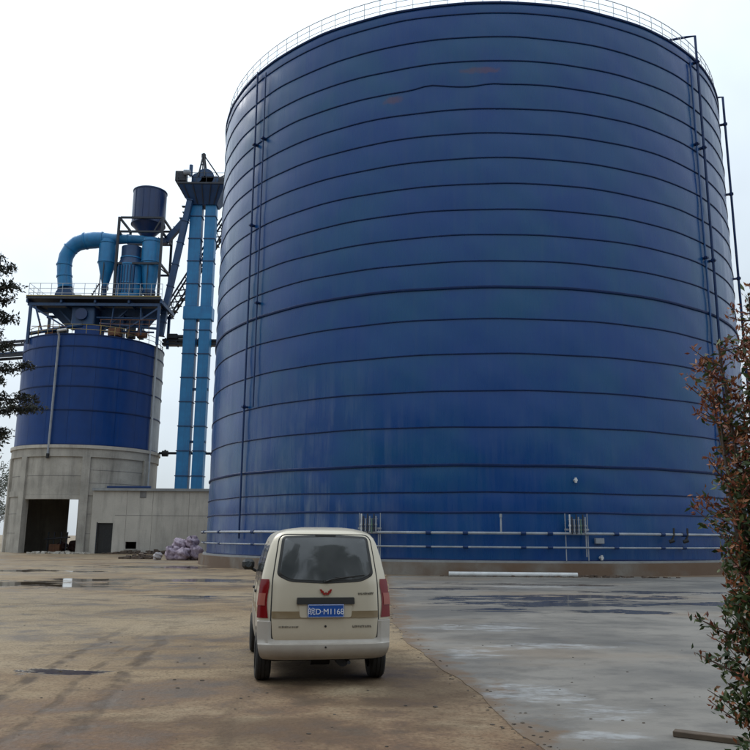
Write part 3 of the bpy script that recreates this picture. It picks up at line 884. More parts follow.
for k, (x, zz, s_) in enumerate(((-25.3, 0.0, 0.55), (-24.6, 0.0, 0.45), (-23.9, 0.0, 0.6), (-23.2, 0.0, 0.4))):
    o = thing('rotary_valve', ['rusty valve body beside the dust collector foot', 'small rusty valve under the right cyclone', 'larger rusty valve right of the cyclone outlet', 'small rusty valve at the platform right end'][k], 'valve', (x, 80.3, DZ), 0, 'rusty valves on the platform')
    MB().bbox((-s_ / 2, -s_ / 2, 0), (s_ / 2, s_ / 2, s_ * 0.9), 0.04).build('body', M['rust'], o)
    MB().tube([(-s_ * 0.8, 0, s_ * 0.5), (s_ * 0.8, 0, s_ * 0.5)], s_ * 0.25, 12).build('shaft_housing', M['rust'], o, True)
MB_l = MB().beam((0, 0, 0), (1.1, 0, 2.2), 0.09, 0.09)
for k in range(7):
    MB_l.beam((0.15 * k, -0.2, 0.3 * k + 0.1), (0.15 * k, 0.2, 0.3 * k + 0.1), 0.16, 0.03)
lad = MB_l.build('access_ladder', M['steel_dark'])
lad.location = (-30.55, 81.2, DZ)
tag(lad, 'short dark leaning ladder between blower and slim cyclone', 'ladder')

# ------------------------------------------------------------------ feed bin on its frame
bn = thing('feed_bin', 'navy cylindrical feed bin on a steel frame above the cyclones', 'bin', (-25.2, 83.0, DZ))
MB().lathe([(1.80, 35.25 - DZ), (1.80, 39.2 - DZ), (1.74, 39.28 - DZ), (0.3, 39.7 - DZ)], 40).build('drum', M['bin'], bn, True, 30)
MB().lathe([(1.79, 35.24 - DZ), (0.62, 33.9 - DZ), (0.5, 33.4 - DZ)], 40).build('cone', M['bin'], bn, True, 30)
for z in (35.3, 39.15):
    MB().lathe([(1.86, z - 0.06 - DZ), (1.86, z + 0.06 - DZ)], 40).build('rim_band', M['bin'], bn, True)
for a in (-128, -97, -75, -40):
    MB().beam(polar(1.82, a, 35.3 - DZ), polar(1.82, a, 39.1 - DZ), 0.05, 0.05).build('seam_strip', M['bin'], bn)
for sx in (-2.55, 2.15):
    for sy in (-2.0, 2.0):
        MB().beam((sx, sy, 0), (sx, sy, 35.45 - DZ), 0.24, 0.24).build('frame_post', M['steel_dark'], bn)
for z in (35.4, 33.8, 30.2):
    for sy in (-2.0, 2.0):
        MB().beam((-2.4, sy, z - DZ), (2.0, sy, z - DZ), 0.2, 0.2).build('frame_beam', M['steel_dark'], bn)
    for sx in (-2.55, 2.15):
        MB().beam((sx, -1.85, z - DZ), (sx, 1.85, z - DZ), 0.2, 0.2).build('frame_beam', M['steel_dark'], bn)
for p, q in (((-2.4, -2, 35.3), (-1.3, -2, 33.9)), ((2.0, -2, 35.3), (1.3, -2, 33.9)), ((-2.4, 2, 33.7), (2.0, 2, 30.3))):
    MB().beam((p[0], p[1], p[2] - DZ), (q[0], q[1], q[2] - DZ), 0.13, 0.13).build('brace', M['steel_dark'], bn)

# ------------------------------------------------------------------ bucket elevator
EX, EYY = -19.15, 83.4
el = thing('bucket_elevator', 'tall twin-leg bright blue bucket elevator beside the large tank', 'elevator', (EX, EYY, 0))
secs = [0.0 + 2.6 * k for k in range(15)]
for cx, wd in ((-0.82, 1.30), (0.78, 1.16)):
    sec = MB().bbox((-wd / 2, -0.55, 0.03), (wd / 2, 0.55, 2.57), 0.02).build('casing_section', M['equip'], el)
    flg = MB().box((-wd / 2 - 0.07, -0.62, -0.045), (wd / 2 + 0.07, 0.62, 0.045)).build('flange', M['equip_dark'], el)
    for k, z in enumerate(secs):
        o = sec if k == 0 else inst(sec, el)
        o.location = (cx, 0, z)
        o = flg if k == 0 else inst(flg, el)
        o.location = (cx, 0, z + 2.6)
MB().bbox((-1.6, -0.68, 24.6), (1.52, 0.68, 26.0), 0.03).build('tie_box', M['equip'], el)
for z in (17.0, 31.5, 11.4):
    MB().beam((-1.5, 0.0, z), (1.42, 0, z), 0.5, 0.22).build('tie_beam', M['equip_dark'], el)
# head: hopper-shaped skirt, deck, housing, drive, hoist
hs = MB()
hs.add([(-1.55, -0.75, 37.7), (1.5, -0.75, 37.7), (1.5, 0.75, 37.7), (-1.55, 0.75, 37.7), (-2.6, -1.9, 39.58), (2.5, -1.9, 39.58), (2.5, 1.9, 39.58), (-2.6, 1.9, 39.58)],
       [(3, 2, 1, 0), (4, 5, 6, 7), (0, 1, 5, 4), (1, 2, 6, 5), (2, 3, 7, 6), (3, 0, 4, 7)])
hs.build('head_skirt', M['equip_dark'], el)
for x in (-2.0, -1.0, 0.0, 1.0, 1.9):
    MB().beam((x * 0.62, -0.82, 37.75), (x, -1.97, 39.5), 0.09, 0.09).build('skirt_rib', M['steel_dark'], el)
hd = MB().box((-2.75, -2.0, 39.6), (2.6, 2.0, 39.8)).build('head_deck', M['steel_dark'], el)
MB().bbox((-1.5, -0.7, 39.8), (1.5, 0.7, 41.1), 0.05).build('head_housing', M['equip_dark'], el)
hh_ = MB().tube([(0, -0.7, 41.0), (0, 0.7, 41.0)], 1.0, 24).tube([(-0.9, -0.72, 40.9), (-0.9, 0.72, 40.9)], 0.55, 18).build('pulley_cover', M['equip_dark'], el, True)
dr = MB().bbox((-3.1, -1.6, 40.1), (-1.9, -0.7, 41.3), 0.05).build('gearbox', M['steel_dark'], el)
MB().tube([(-2.1, -1.75, 41.0), (-1.4, -1.75, 41.0)], 0.32, 14).build('motor', M['pipe_grey'], dr, True)
MB().bbox((-2.9, -1.5, 39.8), (-1.7, -0.6, 40.1), 0.02).build('gearbox_base', M['steel_dark'], dr)
MB().bbox((1.6, -1.2, 39.85), (2.3, -0.3, 40.7), 0.05).build('control_box', M['steel_dark'], el)
rl = MB()
for z in (40.35, 40.9):
    rl.tube([(2.55, -1.95, z), (-2.7, -1.95, z), (-2.7, 1.95, z), (2.55, 1.95, z), (2.55, -1.95, z)], 0.03, 6)
rl = rl.build('railing', M['steel_dark'], el)
p0 = MB().tube([(0, 0, 0), (0, 0, 1.1)], 0.035, 6).build('railing_post', M['steel_dark'], rl)
for k, (x, y) in enumerate([(-2.7 + 1.05 * i, s_) for i in range(6) for s_ in (-1.95, 1.95)] + [(-2.7, 0), (2.55, 0)]):
    o = p0 if k == 0 else inst(p0, rl)
    o.location = (x, y, 39.8)
ho = MB()
for p, q in (((-0.7, -0.9, 41.0), (-0.45, 0, 44.2)), ((0.0, -0.9, 41.0), (-0.4, 0, 44.2)), ((-0.7, 0.9, 41.0), (-0.45, 0, 44.2)), ((0.0, 0.9, 41.0), (-0.4, 0, 44.2)), ((-0.42, 0, 44.0), (1.5, 0, 41.2)), ((-0.62, -0.45, 42.6), (-0.18, -0.45, 42.6)), ((1.5, 0, 41.2), (3.4, 0, 42.3))):
    ho.beam(p, q, 0.13, 0.13)
hoo = ho.build('hoist_frame', M['steel_dark'], el)
MB().bbox((-0.65, -0.2, 43.6), (-0.2, 0.2, 44.1), 0.04).build('hoist_drum', M['steel_dark'], hoo)
MB().tube([(-1.55, -0.9, 41.0), (-1.55, -0.9, 42.3)], 0.2, 10).build('vent_pipe', M['equip_dark'], el, True)
for z, l_ in ((36.2, 2.1), (36.9, 1.5), (37.6, 1.7)):
    MB().beam((-1.6 - l_ * 0.5, -0.3, z), (-1.4, -0.3, z), 0.5, 0.07).build('side_bracket', M['steel_dark'], el)

# spouts falling from the elevator
def spout(pts, wd, name, label, cat, mat='equip'):
    o = thing(name, label, cat, pts[-1])
    p = [Vector(q) - Vector(pts[-1]) for q in pts]
    for i in range(len(p) - 1):
        MB().beam(p[i], p[i + 1], wd, wd, (0, -1, 0)).build('chute_section', M[mat], o)
        n = max(2, int((p[i] - p[i + 1]).length / 2.4))
        d = (p[i + 1] - p[i]).normalized() * 0.05
        for k in range(n + 1):
            v = p[i].lerp(p[i + 1], k / n)
            MB().beam(v - d, v + d, wd + 0.14, wd + 0.14, (0, -1, 0)).build('flange', M['equip_dark'], o)
    return o
spout([(-20.55, 82.3, 38.0), (-22.55, 82.3, 25.6), (-22.9, 82.3, 22.6)], 0.60, 'transfer_chute', 'steep blue chute dropping from elevator head to silo roof', 'chute', 'equip_dark')
spout([(-20.9, 82.6, 36.0), (-23.0, 82.9, 33.5), (-24.6, 83.0, 33.3)], 0.62, 'bin_chute', 'short blue chute sloping from elevator top to the navy bin', 'chute', 'equip_dark')

# lattice walkway climbing behind the elevator
gw = thing('inclined_walkway', 'dark lattice walkway climbing behind the elevator legs', 'walkway', (-22.7, 85.2, 25.4))
A, B = Vector((0, 0, 0)), Vector((6.6, 0, 11.9))
nrm = Vector((-11.9, 0, 6.6)).normalized()
for y in (-0.45, 0.45):
    for off in (0, 1.0):
        a, b = A + nrm * off + Vector((0, y, 0)), B + nrm * off + Vector((0, y, 0))
        MB().beam(a, b, 0.14, 0.16).build('stringer', M['steel_dark'], gw)
n = 17
for k in range(n + 1):
    v = A.lerp(B, k / n)
    MB().box((v.x - 0.15, -0.5, v.z - 0.03), (v.x + 0.3, 0.5, v.z + 0.03)).build('tread', M['steel_dark'], gw)
    if k < n:
        v2 = A.lerp(B, (k + 1) / n)
        MB().beam(v + Vector((0, -0.45, 0)), v2 + nrm + Vector((0, -0.45, 0)), 0.10, 0.10).build('lattice_bar', M['steel_dark'], gw)
        MB().beam(v + nrm + Vector((0, 0.45, 0)), v2 + Vector((0, 0.45, 0)), 0.10, 0.10).build('lattice_bar', M['steel_dark'], gw)

# horizontal conveyor from silo top to the large tank
cv = thing('conveyor_bridge', 'dark conveyor bridge running level from silo top to the large tank', 'conveyor', (-23.2, 84.6, 22.0))
MB().bbox((0, -0.5, 0.05), (16, 0.5, 0.30), 0.02).build('bottom_tray', M['steel_dark'], cv)
MB().bbox((0, -0.45, 0.45), (16, 0.45, 0.72), 0.02).build('belt_cover', M['steel_dark'], cv)
for k in range(14):
    MB().box((0.3 + 1.2 * k, -0.55, 0.0), (0.42 + 1.2 * k, 0.55, 0.80)).build('frame', M['steel_dark'], cv)
MB().bbox((0.6, -0.7, 0.72), (1.7, -0.1, 1.25), 0.05).build('motor', M['steel_dark'], cv)
MB().tube([(1.7, -0.45, 0.95), (2.4, -0.45, 0.95)], 0.22, 12).build('gear_motor', M['steel_dark'], cv, True)
lp = MB().tube([(-8.6, 0, 0), (8.6, 0, 0)], 0.14, 10).build('air_pipe', M['steel_dark'], None, True)
lp.location = (-14.4, 85.0, 10.35)
tag(lp, 'thin level grey pipe joining silo base and large tank behind the elevator', 'pipe')
va = MB().tube([(-0.3, 0, 0), (0.3, 0, 0)], 0.32, 12).tube([(0, 0, 0), (0, 0, 0.4)], 0.1, 8).build('pipe_valve', M['black'], lp, True)
va.location = (-7.95, 0, -0.05)

# gallery leaving the silo top to the left
gl = thing('belt_gallery', 'dark belt gallery leading off left from the silo top', 'conveyor', (-36.0, 84.0, 20.6))
for y in (-0.7, 0.7):
    for z in (0, 1.5):
        MB().beam((0.6, y, z + 0.25), (-15, y, z - 1.1), 0.22, 0.26).build('chord', M['steel_dark'], gl)
for k in range(12):
    x0, x1 = 0.4 - 1.3 * k, 0.4 - 1.3 * (k + 1)
    z0, z1 = 0.2 + x0 * 0.087, 0.2 + x1 * 0.087
    MB().beam((x0, -0.7, z0), (x1, -0.7, z1 + 1.5), 0.09, 0.09).build('lattice_bar', M['steel_dark'], gl)
MB().beam((0.5, 0, 0.6), (-15, 0, -0.75), 1.1, 0.14).build('belt', M['equip_dark'], gl)

# ------------------------------------------------------------------ annex
an = thing('concrete_annex', 'low grey concrete annex with flat roof between silo and large tank', 'building', (-21.0, 80.0, 0))
AO = (-21.0, 80.0)
def wall_panel(x0, x1, z1, holes, name='wall_panel', y0=78.0, y1=78.3, mat='conc_light'):
    """one cast panel, holes as (x0,x1,z0,z1)"""
    m = MB()
    zs = sorted({0.0, z1, *[h[2] for h in holes], *[h[3] for h in holes]})
    xs_ = sorted({x0, x1, *[h[0] for h in holes], *[h[1] for h in holes]})
    for i in range(len(xs_) - 1):
        for j in range(len(zs) - 1):
            cx, cz = (xs_[i] + xs_[i + 1]) / 2, (zs[j] + zs[j + 1]) / 2
            if any(h[0] < cx < h[1] and h[2] < cz < h[3] for h in holes):
                continue
            m.box((xs_[i] - AO[0], y0 - AO[1], zs[j]), (xs_[i + 1] - AO[0], y1 - AO[1], zs[j + 1]))
    return m.build(name, M[mat], an)
wall_panel(-27.25, -23.92, 5.95, [(-26.6, -25.12, 0.0, 2.88)])
wall_panel(-23.90, -21.42, 5.95, [(-23.80, -22.75, 0.45, 1.12)])
wall_panel(-21.40, -17.9, 5.95, [])
wall_panel(-17.88, -13.5, 5.95, [])
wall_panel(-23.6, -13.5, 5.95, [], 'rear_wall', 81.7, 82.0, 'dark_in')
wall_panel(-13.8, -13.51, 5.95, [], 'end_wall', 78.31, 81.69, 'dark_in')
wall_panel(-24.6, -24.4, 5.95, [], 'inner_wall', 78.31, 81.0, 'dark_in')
arcl = [(SC[0] + 7.3 * math.cos(R(a)) - AO[0], SC[1] + 7.3 * math.sin(R(a)) - AO[1]) for a in (-62.5, -55, -47, -39, -31, -23.5)]
MB().prism([(-13.3 - AO[0], 77.75 - AO[1]), (-13.3 - AO[0], 82.2 - AO[1]), (-23.55 - AO[0], 82.2 - AO[1])] + arcl[::-1] + [(-27.3 - AO[0], 77.75 - AO[1])], 5.955, 6.2).build('roof_slab', M['conc_roof'], an)
MB().box((-27.2 - AO[0], 77.93 - AO[1], 0), (-13.5 - AO[0], 77.998 - AO[1], 0.42)).build('skirting', M['plinth'], an) if False else None
for x0_, x1_ in ((-25.0, -23.93), (-23.88, -21.43), (-21.38, -17.92), (-17.87, -13.6)):
    pbox(an, 'formwork_seam', 'dark_in', (x0_, 77.985, 3.60), (x1_, 78.02, 3.635), (AO[0], AO[1], 0), 0.005)
pbox(an, 'door_frame', 'steel_dark', (-26.68, 77.96, 0.0), (-26.6, 78.1, 2.95), (AO[0], AO[1], 0), 0.01)
pbox(an, 'doorway_dark', 'black', (-26.595, 78.16, 0.0), (-25.125, 78.22, 2.87), (AO[0], AO[1], 0), 0.01)  # black sheet filling the doorway in place of the dark inside
pbox(an, 'vent_sill', 'conc', (-23.9, 77.9, 0.36), (-22.65, 78.1, 0.448), (AO[0], AO[1], 0), 0.01)
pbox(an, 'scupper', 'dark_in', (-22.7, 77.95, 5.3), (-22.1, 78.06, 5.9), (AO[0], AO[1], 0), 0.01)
# dark clutter on the roof
rc = MB().tube([(-26.2, 78.8, 6.3), (-22.0, 79.2, 6.35)], 0.16, 10).build('roof_hose', M['pipe_blue'], None, True)
tag(rc, 'dark hose lying on the annex roof against the silo base', 'hose')

# ------------------------------------------------------------------ sacks, rubble, loose things by the buildings
def sack(name, label, group, loc, size, rot, mat, seed, cat='sack'):
    rr_ = np.random.default_rng(seed)
    q = rr_.uniform(0, 6.28, 8)
    m = MB()
    nu, nv = 40, 22
    vs, fs = [], []
    for j in range(nv + 1):
        v = -PI / 2 + PI * j / nv
        for i in range(nu):
            u = 2 * PI * i / nu
            e = 0.7
            sp = lambda a: math.copysign(abs(a) ** e, a)
            x, y, z = sp(math.cos(v)) * sp(math.cos(u)), sp(math.cos(v)) * sp(math.sin(u)), sp(math.sin(v))
            k = 1 + 0.10 * math.sin(3 * u + q[0] + 2 * z) + 0.10 * math.sin(6 * z + q[1] + 2 * u) + 0.045 * math.sin(8 * u + q[2] + 4 * z) + 0.025 * math.sin(15 * u + q[3] - 5 * z)
            vs.append((x * k * size[0] / 2, y * k * size[1] / 2, z * k * size[2] / 2 + size[2] / 2))
    for j in range(nv):
        for i in range(nu):
            i2 = (i + 1) % nu
            fs.append((j * nu + i, j * nu + i2, (j + 1) * nu + i2, (j + 1) * nu + i))
    o = m.add(vs, fs).build(name, M[mat], None, True, 70, recalc=False)
    o.location = loc
    o.rotation_euler = rot
    return tag(o, label, cat, group)
sk = [('bulging lilac woven sack at the left front of the heap', (-14.7, 59.4, 0.0), (1.05, 0.95, 0.95), (0.05, 0.1, 0.3)),
      ('lilac woven sack at the middle front of the heap', (-13.8, 59.2, 0.0), (1.1, 1.0, 0.85), (0.0, 0.0, -0.2)),
      ('lilac woven sack at the right front of the heap, touching the tank plinth', (-12.95, 59.6, 0.0), (0.95, 0.9, 1.0), (0.0, -0.1, 0.5)),
      ('lilac woven sack on top of the heap, left', (-14.3, 59.9, 0.78), (1.0, 0.9, 0.7), (0.1, 0.25, 0.1)),
      ('lilac woven sack on top of the heap, right', (-13.3, 59.9, 0.76), (0.9, 0.9, 0.9), (0.0, -0.2, 0.8)),
      ('lilac woven sack behind the others in the heap', (-13.9, 60.5, 0.3), (1.2, 1.0, 1.1), (0.2, 0.0, 0.4))]
for i, (lb, lc, sz, rt) in enumerate(sk):
    sack('sack', lb, 'sacks heaped beside the large tank', lc, sz, rt, 'sack_pink', 20 + i)
sack('sack', 'small crumpled white sack left of the lilac heap', 'sacks heaped beside the large tank', (-15.75, 59.6, 0.0), (0.6, 0.5, 0.5), (0, 0, 0.2), 'sack_white', 31)
for i, (x, y, s_, mt, lb) in enumerate(((-33.3, 87.0, 1.0, 'sack_red', 'dusty red bag on the silo passage floor, left of two'), (-32.2, 87.8, 1.1, 'sack_red', 'dusty red bag on the silo passage floor under the light slit'), (-32.7, 88.0, 0.8, 'sack_white', 'pale bag wedged between red bags in the silo passage'))):
    sack('bag', lb, 'bags in the silo passage', (x, y, 0.0), (s_, s_, s_ * 0.95), (0, 0, i), mt, 40 + i, 'bag')
def heap(name, label, cat, loc, rx, ry, h, n, seed, mat, smin=0.06, smax=0.22):
    q = random.Random(seed)
    m = MB()
    for i in range(n):
        a, rr_ = q.uniform(0, 2 * PI), math.sqrt(q.random())
        s_ = q.uniform(smin, smax)
        x, y = rx * rr_ * math.cos(a), ry * rr_ * math.sin(a)
        z = h * (1 - rr_) * q.random()
        vs = [(x + s_ * q.uniform(.6, 1) * sx, y + s_ * q.uniform(.6, 1) * sy, max(-0.02, z + s_ * q.uniform(.4, .8) * sz)) for sx in (-1, 1) for sy in (-1, 1) for sz in (-1, 1)]
        m.add(vs, [(0, 1, 3, 2), (4, 6, 7, 5), (0, 4, 5, 1), (2, 3, 7, 6), (0, 2, 6, 4), (1, 5, 7, 3)])
    o = m.build(name, M[mat])
    o.location = loc
    return tag(o, label, cat, kind='stuff')
heap('rubble', 'low brown rubble spread left of the lilac sacks', 'rubble', (-17.6, 61.5, 0), 1.5, 0.6, 0.35, 90, 5, 'rubble')
heap('debris', 'scattered debris along the foot of the silo base', 'debris', (-29.5, 76.2, 0), 3.0, 0.5, 0.25, 70, 6, 'conc_light')
heap('earth_bank', 'brown earth and rubble along the foot of the annex wall', 'rubble', (-20.5, 77.2, 0), 5.5, 0.6, 0.4, 200, 8, 'rubble')
heap('plinth_rubble', 'brown rubble scattered along the foot of the large tank plinth', 'rubble', (8.5, 37.6, 0), 5.5, 0.35, 0.15, 160, 9, 'rubble', 0.03, 0.10)

# machine inside the passage
mi = thing('screw_feeder', 'dark feeder machine on posts standing inside the silo passage', 'machine', (-32.0, 82.0, 0))
for x in (-0.9, -0.3, 0.4, 1.0):
    MB().beam((x, 0, 0), (x + 0.1, 0, 2.0), 0.1, 0.1).build('post', M['steel_dark'], mi)
MB().beam((-1.1, 0, 1.3), (1.3, 0, 1.5), 0.5, 0.12).build('tray', M['steel_dark'], mi)
MB().bbox((-0.6, -0.3, 0.05), (0.5, 0.3, 0.8), 0.04).build('motor_box', M['rust'], mi)

# long white pole on the ground before the plinth, plank, loose stones
a, b = Vector((3.45, 37.55, 0.12)), Vector((9.3, 37.35, 0.12))
po = MB().tube([(0, 0, 0), tuple(b - a)], 0.105, 12).build('white_pole', M['white_pvc'], None, True)
po.location = a
tag(po, 'long white pole lying on the concrete before the large tank', 'pole')
pk = MB().bbox((-0.75, -0.055, 0.0), (0.75, 0.055, 0.05), 0.006).build('timber_plank', M['wood'])
pk.location = (3.38, 7.33, 0.009)
pk.rotation_euler.z = R(-30)
tag(pk, 'old brown timber plank lying on the concrete under the copper-leaved shrub', 'plank')

q = random.Random(12)
m = MB()
def pebble(x, y, z, s_):
    n0 = 6
    vs = [(x, y, z - 0.2 * s_)]
    for zz, rr_ in ((0.05, 0.95), (0.45, 0.8)):
        for i in range(n0):
            t = 2 * PI * i / n0 + zz
            k = rr_ * q.uniform(0.75, 1.1)
            vs.append((x + s_ * k * math.cos(t), y + s_ * k * 0.8 * math.sin(t), z + s_ * 0.7 * zz * q.uniform(0.6, 1.2)))
    vs.append((x, y, z + 0.45 * s_))
    fs = [(0, 1 + (i + 1) % n0, 1 + i) for i in range(n0)] + [(1 + i, 1 + (i + 1) % n0, 7 + (i + 1) % n0, 7 + i) for i in range(n0)] + [(7 + i, 7 + (i + 1) % n0, 13) for i in range(n0)]
    m.add(vs, fs)
for x, y, s_ in ((-2.28, 9.85, .032), (-2.45, 10.4, .028), (-2.1, 10.35, .035), (-2.5, 9.2, .026), (0.35, 8.95, .026), (0.66, 8.9, .034), (-1.2, 9.6, .02)):
    pebble(x, y, 0, s_)
for x, y, s_ in ((2.15, 8.35, .022), (2.45, 8.3, .02), (2.62, 8.2, .02), (1.98, 9.0, .02), (2.2, 9.9, .015), (1.5, 8.6, .02), (3.4, 11.2, .02), (1.35, 8.1, .03)):
    pebble(x, y, 0.008, s_)
for i in range(260):
    y = 6 + 24 * q.random() ** 1.8
    x = q.uniform(-0.62 * y, 1.0) + (0 if q.random() < .5 else 0.15)
    if x > 0.3: continue
    pebble(x, y, 0, 0.006 + 0.02 * q.random() ** 3)
for i in range(50):
    y = 7 + 16 * q.random() ** 1.5
    pebble(q.uniform(1.6, 0.5 * y), y, 0.008, 0.006 + 0.014 * q.random() ** 2)
for i in range(170):
    y = 6.5 + 16 * q.random() ** 1.4
    k_ = next((x0 + (x1 - x0) * (y - y0) / (y1 - y0) for (x0, y0), (x1, y1) in zip(edge, edge[1:]) if y0 <= y <= y1), 0.5)
    dx_ = q.gauss(0.0, 0.10)
    pebble(k_ + dx_, y, 0.008 if dx_ > 0.06 else 0.0, 0.006 + 0.022 * q.random() ** 2)
tag(m.build('loose_stones', M['stone']), 'loose pebbles scattered over the dirt and concrete', 'pebbles', kind='stuff')

# ================================================================== VAN
VH = R(10.0)
van = thing('minivan', 'champagne minivan with tinted rear window and blue plate, seen from behind', 'van', (-0.575, 10.02, 0), VH)
ZT = [(.30, .735), (.36, .775), (.45, .795), (.60, .805), (.76, .808), (.95, .803), (1.15, .785), (1.3, .757), (1.5, .712), (1.65, .668), (1.73, .632), (1.78, .588), (1.82, .51), (1.85, .40), (1.866, .27), (1.872, .10)]
def interp(tab, z):
    if z <= tab[0][0]: return tab[0][1]
    for (a, p), (b, q_) in zip(tab, tab[1:]):
        if z <= b:
            t = (z - a) / (b - a)
            return p + (q_ - p) * t
    return tab[-1][1]
REAR = [(.30, .06), (.36, .02), (.45, .0), (.76, .006), (1.0, .025), (1.2, .05), (1.5, .11), (1.72, .165), (1.78, .20), (1.82, .26), (1.85, .36), (1.866, .50), (1.872, .9)]
FRONT = [(.30, 3.72), (.45, 3.84), (.75, 3.88), (.92, 3.78), (1.0, 3.58), (1.08, 3.40), (1.3, 3.15), (1.6, 2.85), (1.75, 2.68), (1.82, 2.5), (1.85, 2.3), (1.866, 2.1), (1.872, 1.7)]
def hw(z): return interp(ZT, z)
def yr(x, z):
    c = min(1.0, abs(x) / max(hw(z), 1e-3))
    return interp(REAR, z) + 0.025 * c * c + 0.11 * c ** 7
def rearpt(x, z, d=0.0):
    return (x, yr(x, z) - d, z)
zlev = [.30, .33, .36, .40, .45, .52, .60, .68, .74, .76, .78, .86, .95, 1.05, 1.15, 1.22, 1.3, 1.4, 1.5, 1.58, 1.65, 1.69, 1.73, 1.755, 1.78, 1.80, 1.82, 1.835, 1.85, 1.858, 1.866, 1.872]
cs = [-1, -.97, -.93, -.87, -.78, -.65, -.45, -.22, 0, .22, .45, .65, .78, .87, .93, .97, 1]
loops = []
for z in zlev:
    h = hw(z)
    L = [rearpt(c * h, z) for c in cs]
    y1, yf = yr(h, z), interp(FRONT, z)
    n = 14
    L += [(h * (1 - 0.06 * max(0, (i / n - 0.6) / 0.4) ** 2), y1 + (yf - 0.12 - y1) * i / n, z) for i in range(1, n + 1)]
    L += [(c * h * 0.94, yf - 0.10 * abs(c) ** 5, z) for c in (.9, .6, .2, -.2, -.6, -.9)]
    L += [(-h * (1 - 0.06 * max(0, (i / n - 0.6) / 0.4) ** 2), y1 + (yf - 0.12 - y1) * i / n, z) for i in range(n, 0, -1)]
    loops.append(L)
NL = len(loops[0])
def shell(lo, hi, name, mat):
    m = MB()
    sub = loops[lo:hi + 1]
    vs = [p for L in sub for p in L]
    fs = []
    for j in range(len(sub) - 1):
        for i in range(NL):
            k = (i + 1) % NL
            fs.append((j * NL + i, j * NL + k, (j + 1) * NL + k, (j + 1) * NL + i))
    if hi == len(loops) - 1:
        fs.append(tuple((len(sub) - 1) * NL + i for i in range(NL)))
    if lo == 0:
        fs.append(tuple(range(NL - 1, -1, -1)))
    return m.add(vs, fs).build(name, mat, van, True, 50, recalc=False)
i76 = zlev.index(.76)
shell(i76, len(zlev) - 1, 'body', M['van_body'])
low = shell(0, i76, 'lower_body', M['van_lower'])
def rpoly(pts, rad, n=5):
    """round the corners of a polygon in (x,z)"""
    o_ = []
    N = len(pts)
    for i in range(N):
        p0_, p1_, p2_ = Vector(pts[i - 1]), Vector(pts[i]), Vector(pts[(i + 1) % N])
        r_ = rad[i] if isinstance(rad, (list, tuple)) else rad
        a_ = p1_ + (p0_ - p1_).normalized() * r_
        b_ = p1_ + (p2_ - p1_).normalized() * r_
        for k in range(n + 1):
            t = k / n
            o_.append(tuple((1 - t) ** 2 * a_ + 2 * t * (1 - t) * p1_ + t * t * b_))
    return o_
def rear_piece(name, pts, mat, d=0.006, parent=None, thick=0.02):
    """panel lying on the curved rear face: concentric rings of the outline, plus a turned-in rim"""
    N = len(pts)
    # densify
    dp = []
    for i in range(N):
        p, q_ = Vector(pts[i]), Vector(pts[(i + 1) % N])
        k = max(1, int((q_ - p).length / 0.06))
        dp += [tuple(p.lerp(q_, t / k)) for t in range(k)]
    N = len(dp)
    cx, cz = sum(p[0] for p in dp) / N, sum(p[1] for p in dp) / N
    vs, fs = [], []
    rings = [(1.0, -thick), (1.0, d * 0.6), (0.985, d), (0.8, d), (0.6, d), (0.4, d), (0.2, d)]
    for s_, dd in rings:
        for x, z in dp:
            xx, zz = cx + (x - cx) * s_, cz + (z - cz) * s_
            vs.append(rearpt(xx, zz, dd))
    for j in range(len(rings) - 1):
        for i in range(N):
            k = (i + 1) % N
            fs.append((j * N + i, j * N + k, (j + 1) * N + k, (j + 1) * N + i))
    vs.append(rearpt(cx, cz, d))
    last = (len(rings) - 1) * N
    fs += [(last + i, last + (i + 1) % N, len(vs) - 1) for i in range(N)]
    return MB().add(vs, fs).build(name, mat, parent or van, True, 40)
# tailgate: dark gap outline then the gate skin itself
gate_out = rpoly([(-.645, .50), (.645, .50), (.665, .78), (.655, 1.22), (.575, 1.78), (-.575, 1.78), (-.655, 1.22), (-.665, .78)], [.09, .09, .02, .08, .10, .10, .08, .02])
gate_in = rpoly([(-.630, .515), (.630, .515), (.650, .78), (.640, 1.22), (.562, 1.767), (-.562, 1.767), (-.640, 1.22), (-.650, .78)], [.085, .085, .02, .08, .095, .095, .08, .02])
rear_piece('tailgate_gap', gate_out, M['van_gap'], 0.003)
tg = rear_piece('tailgate', gate_in, M['van_body'], 0.010)
# window: black rubber surround then glass
wo = rpoly([(-.600, 1.285), (-.45, 1.205), (0, 1.185), (.45, 1.205), (.600, 1.285), (.535, 1.752), (0, 1.775), (-.535, 1.752)], [.05, .08, .05, .08, .05, .055, .05, .055])
wi = rpoly([(-.565, 1.300), (-.44, 1.235), (0, 1.215), (.44, 1.235), (.565, 1.300), (.507, 1.727), (0, 1.747), (-.507, 1.727)], [.045, .07, .05, .07, .045, .045, .05, .045])
rear_piece('window_surround', wo, M['plastic'], 0.016, tg)
rear_piece('rear_window', wi, M['glass'], 0.021, tg)
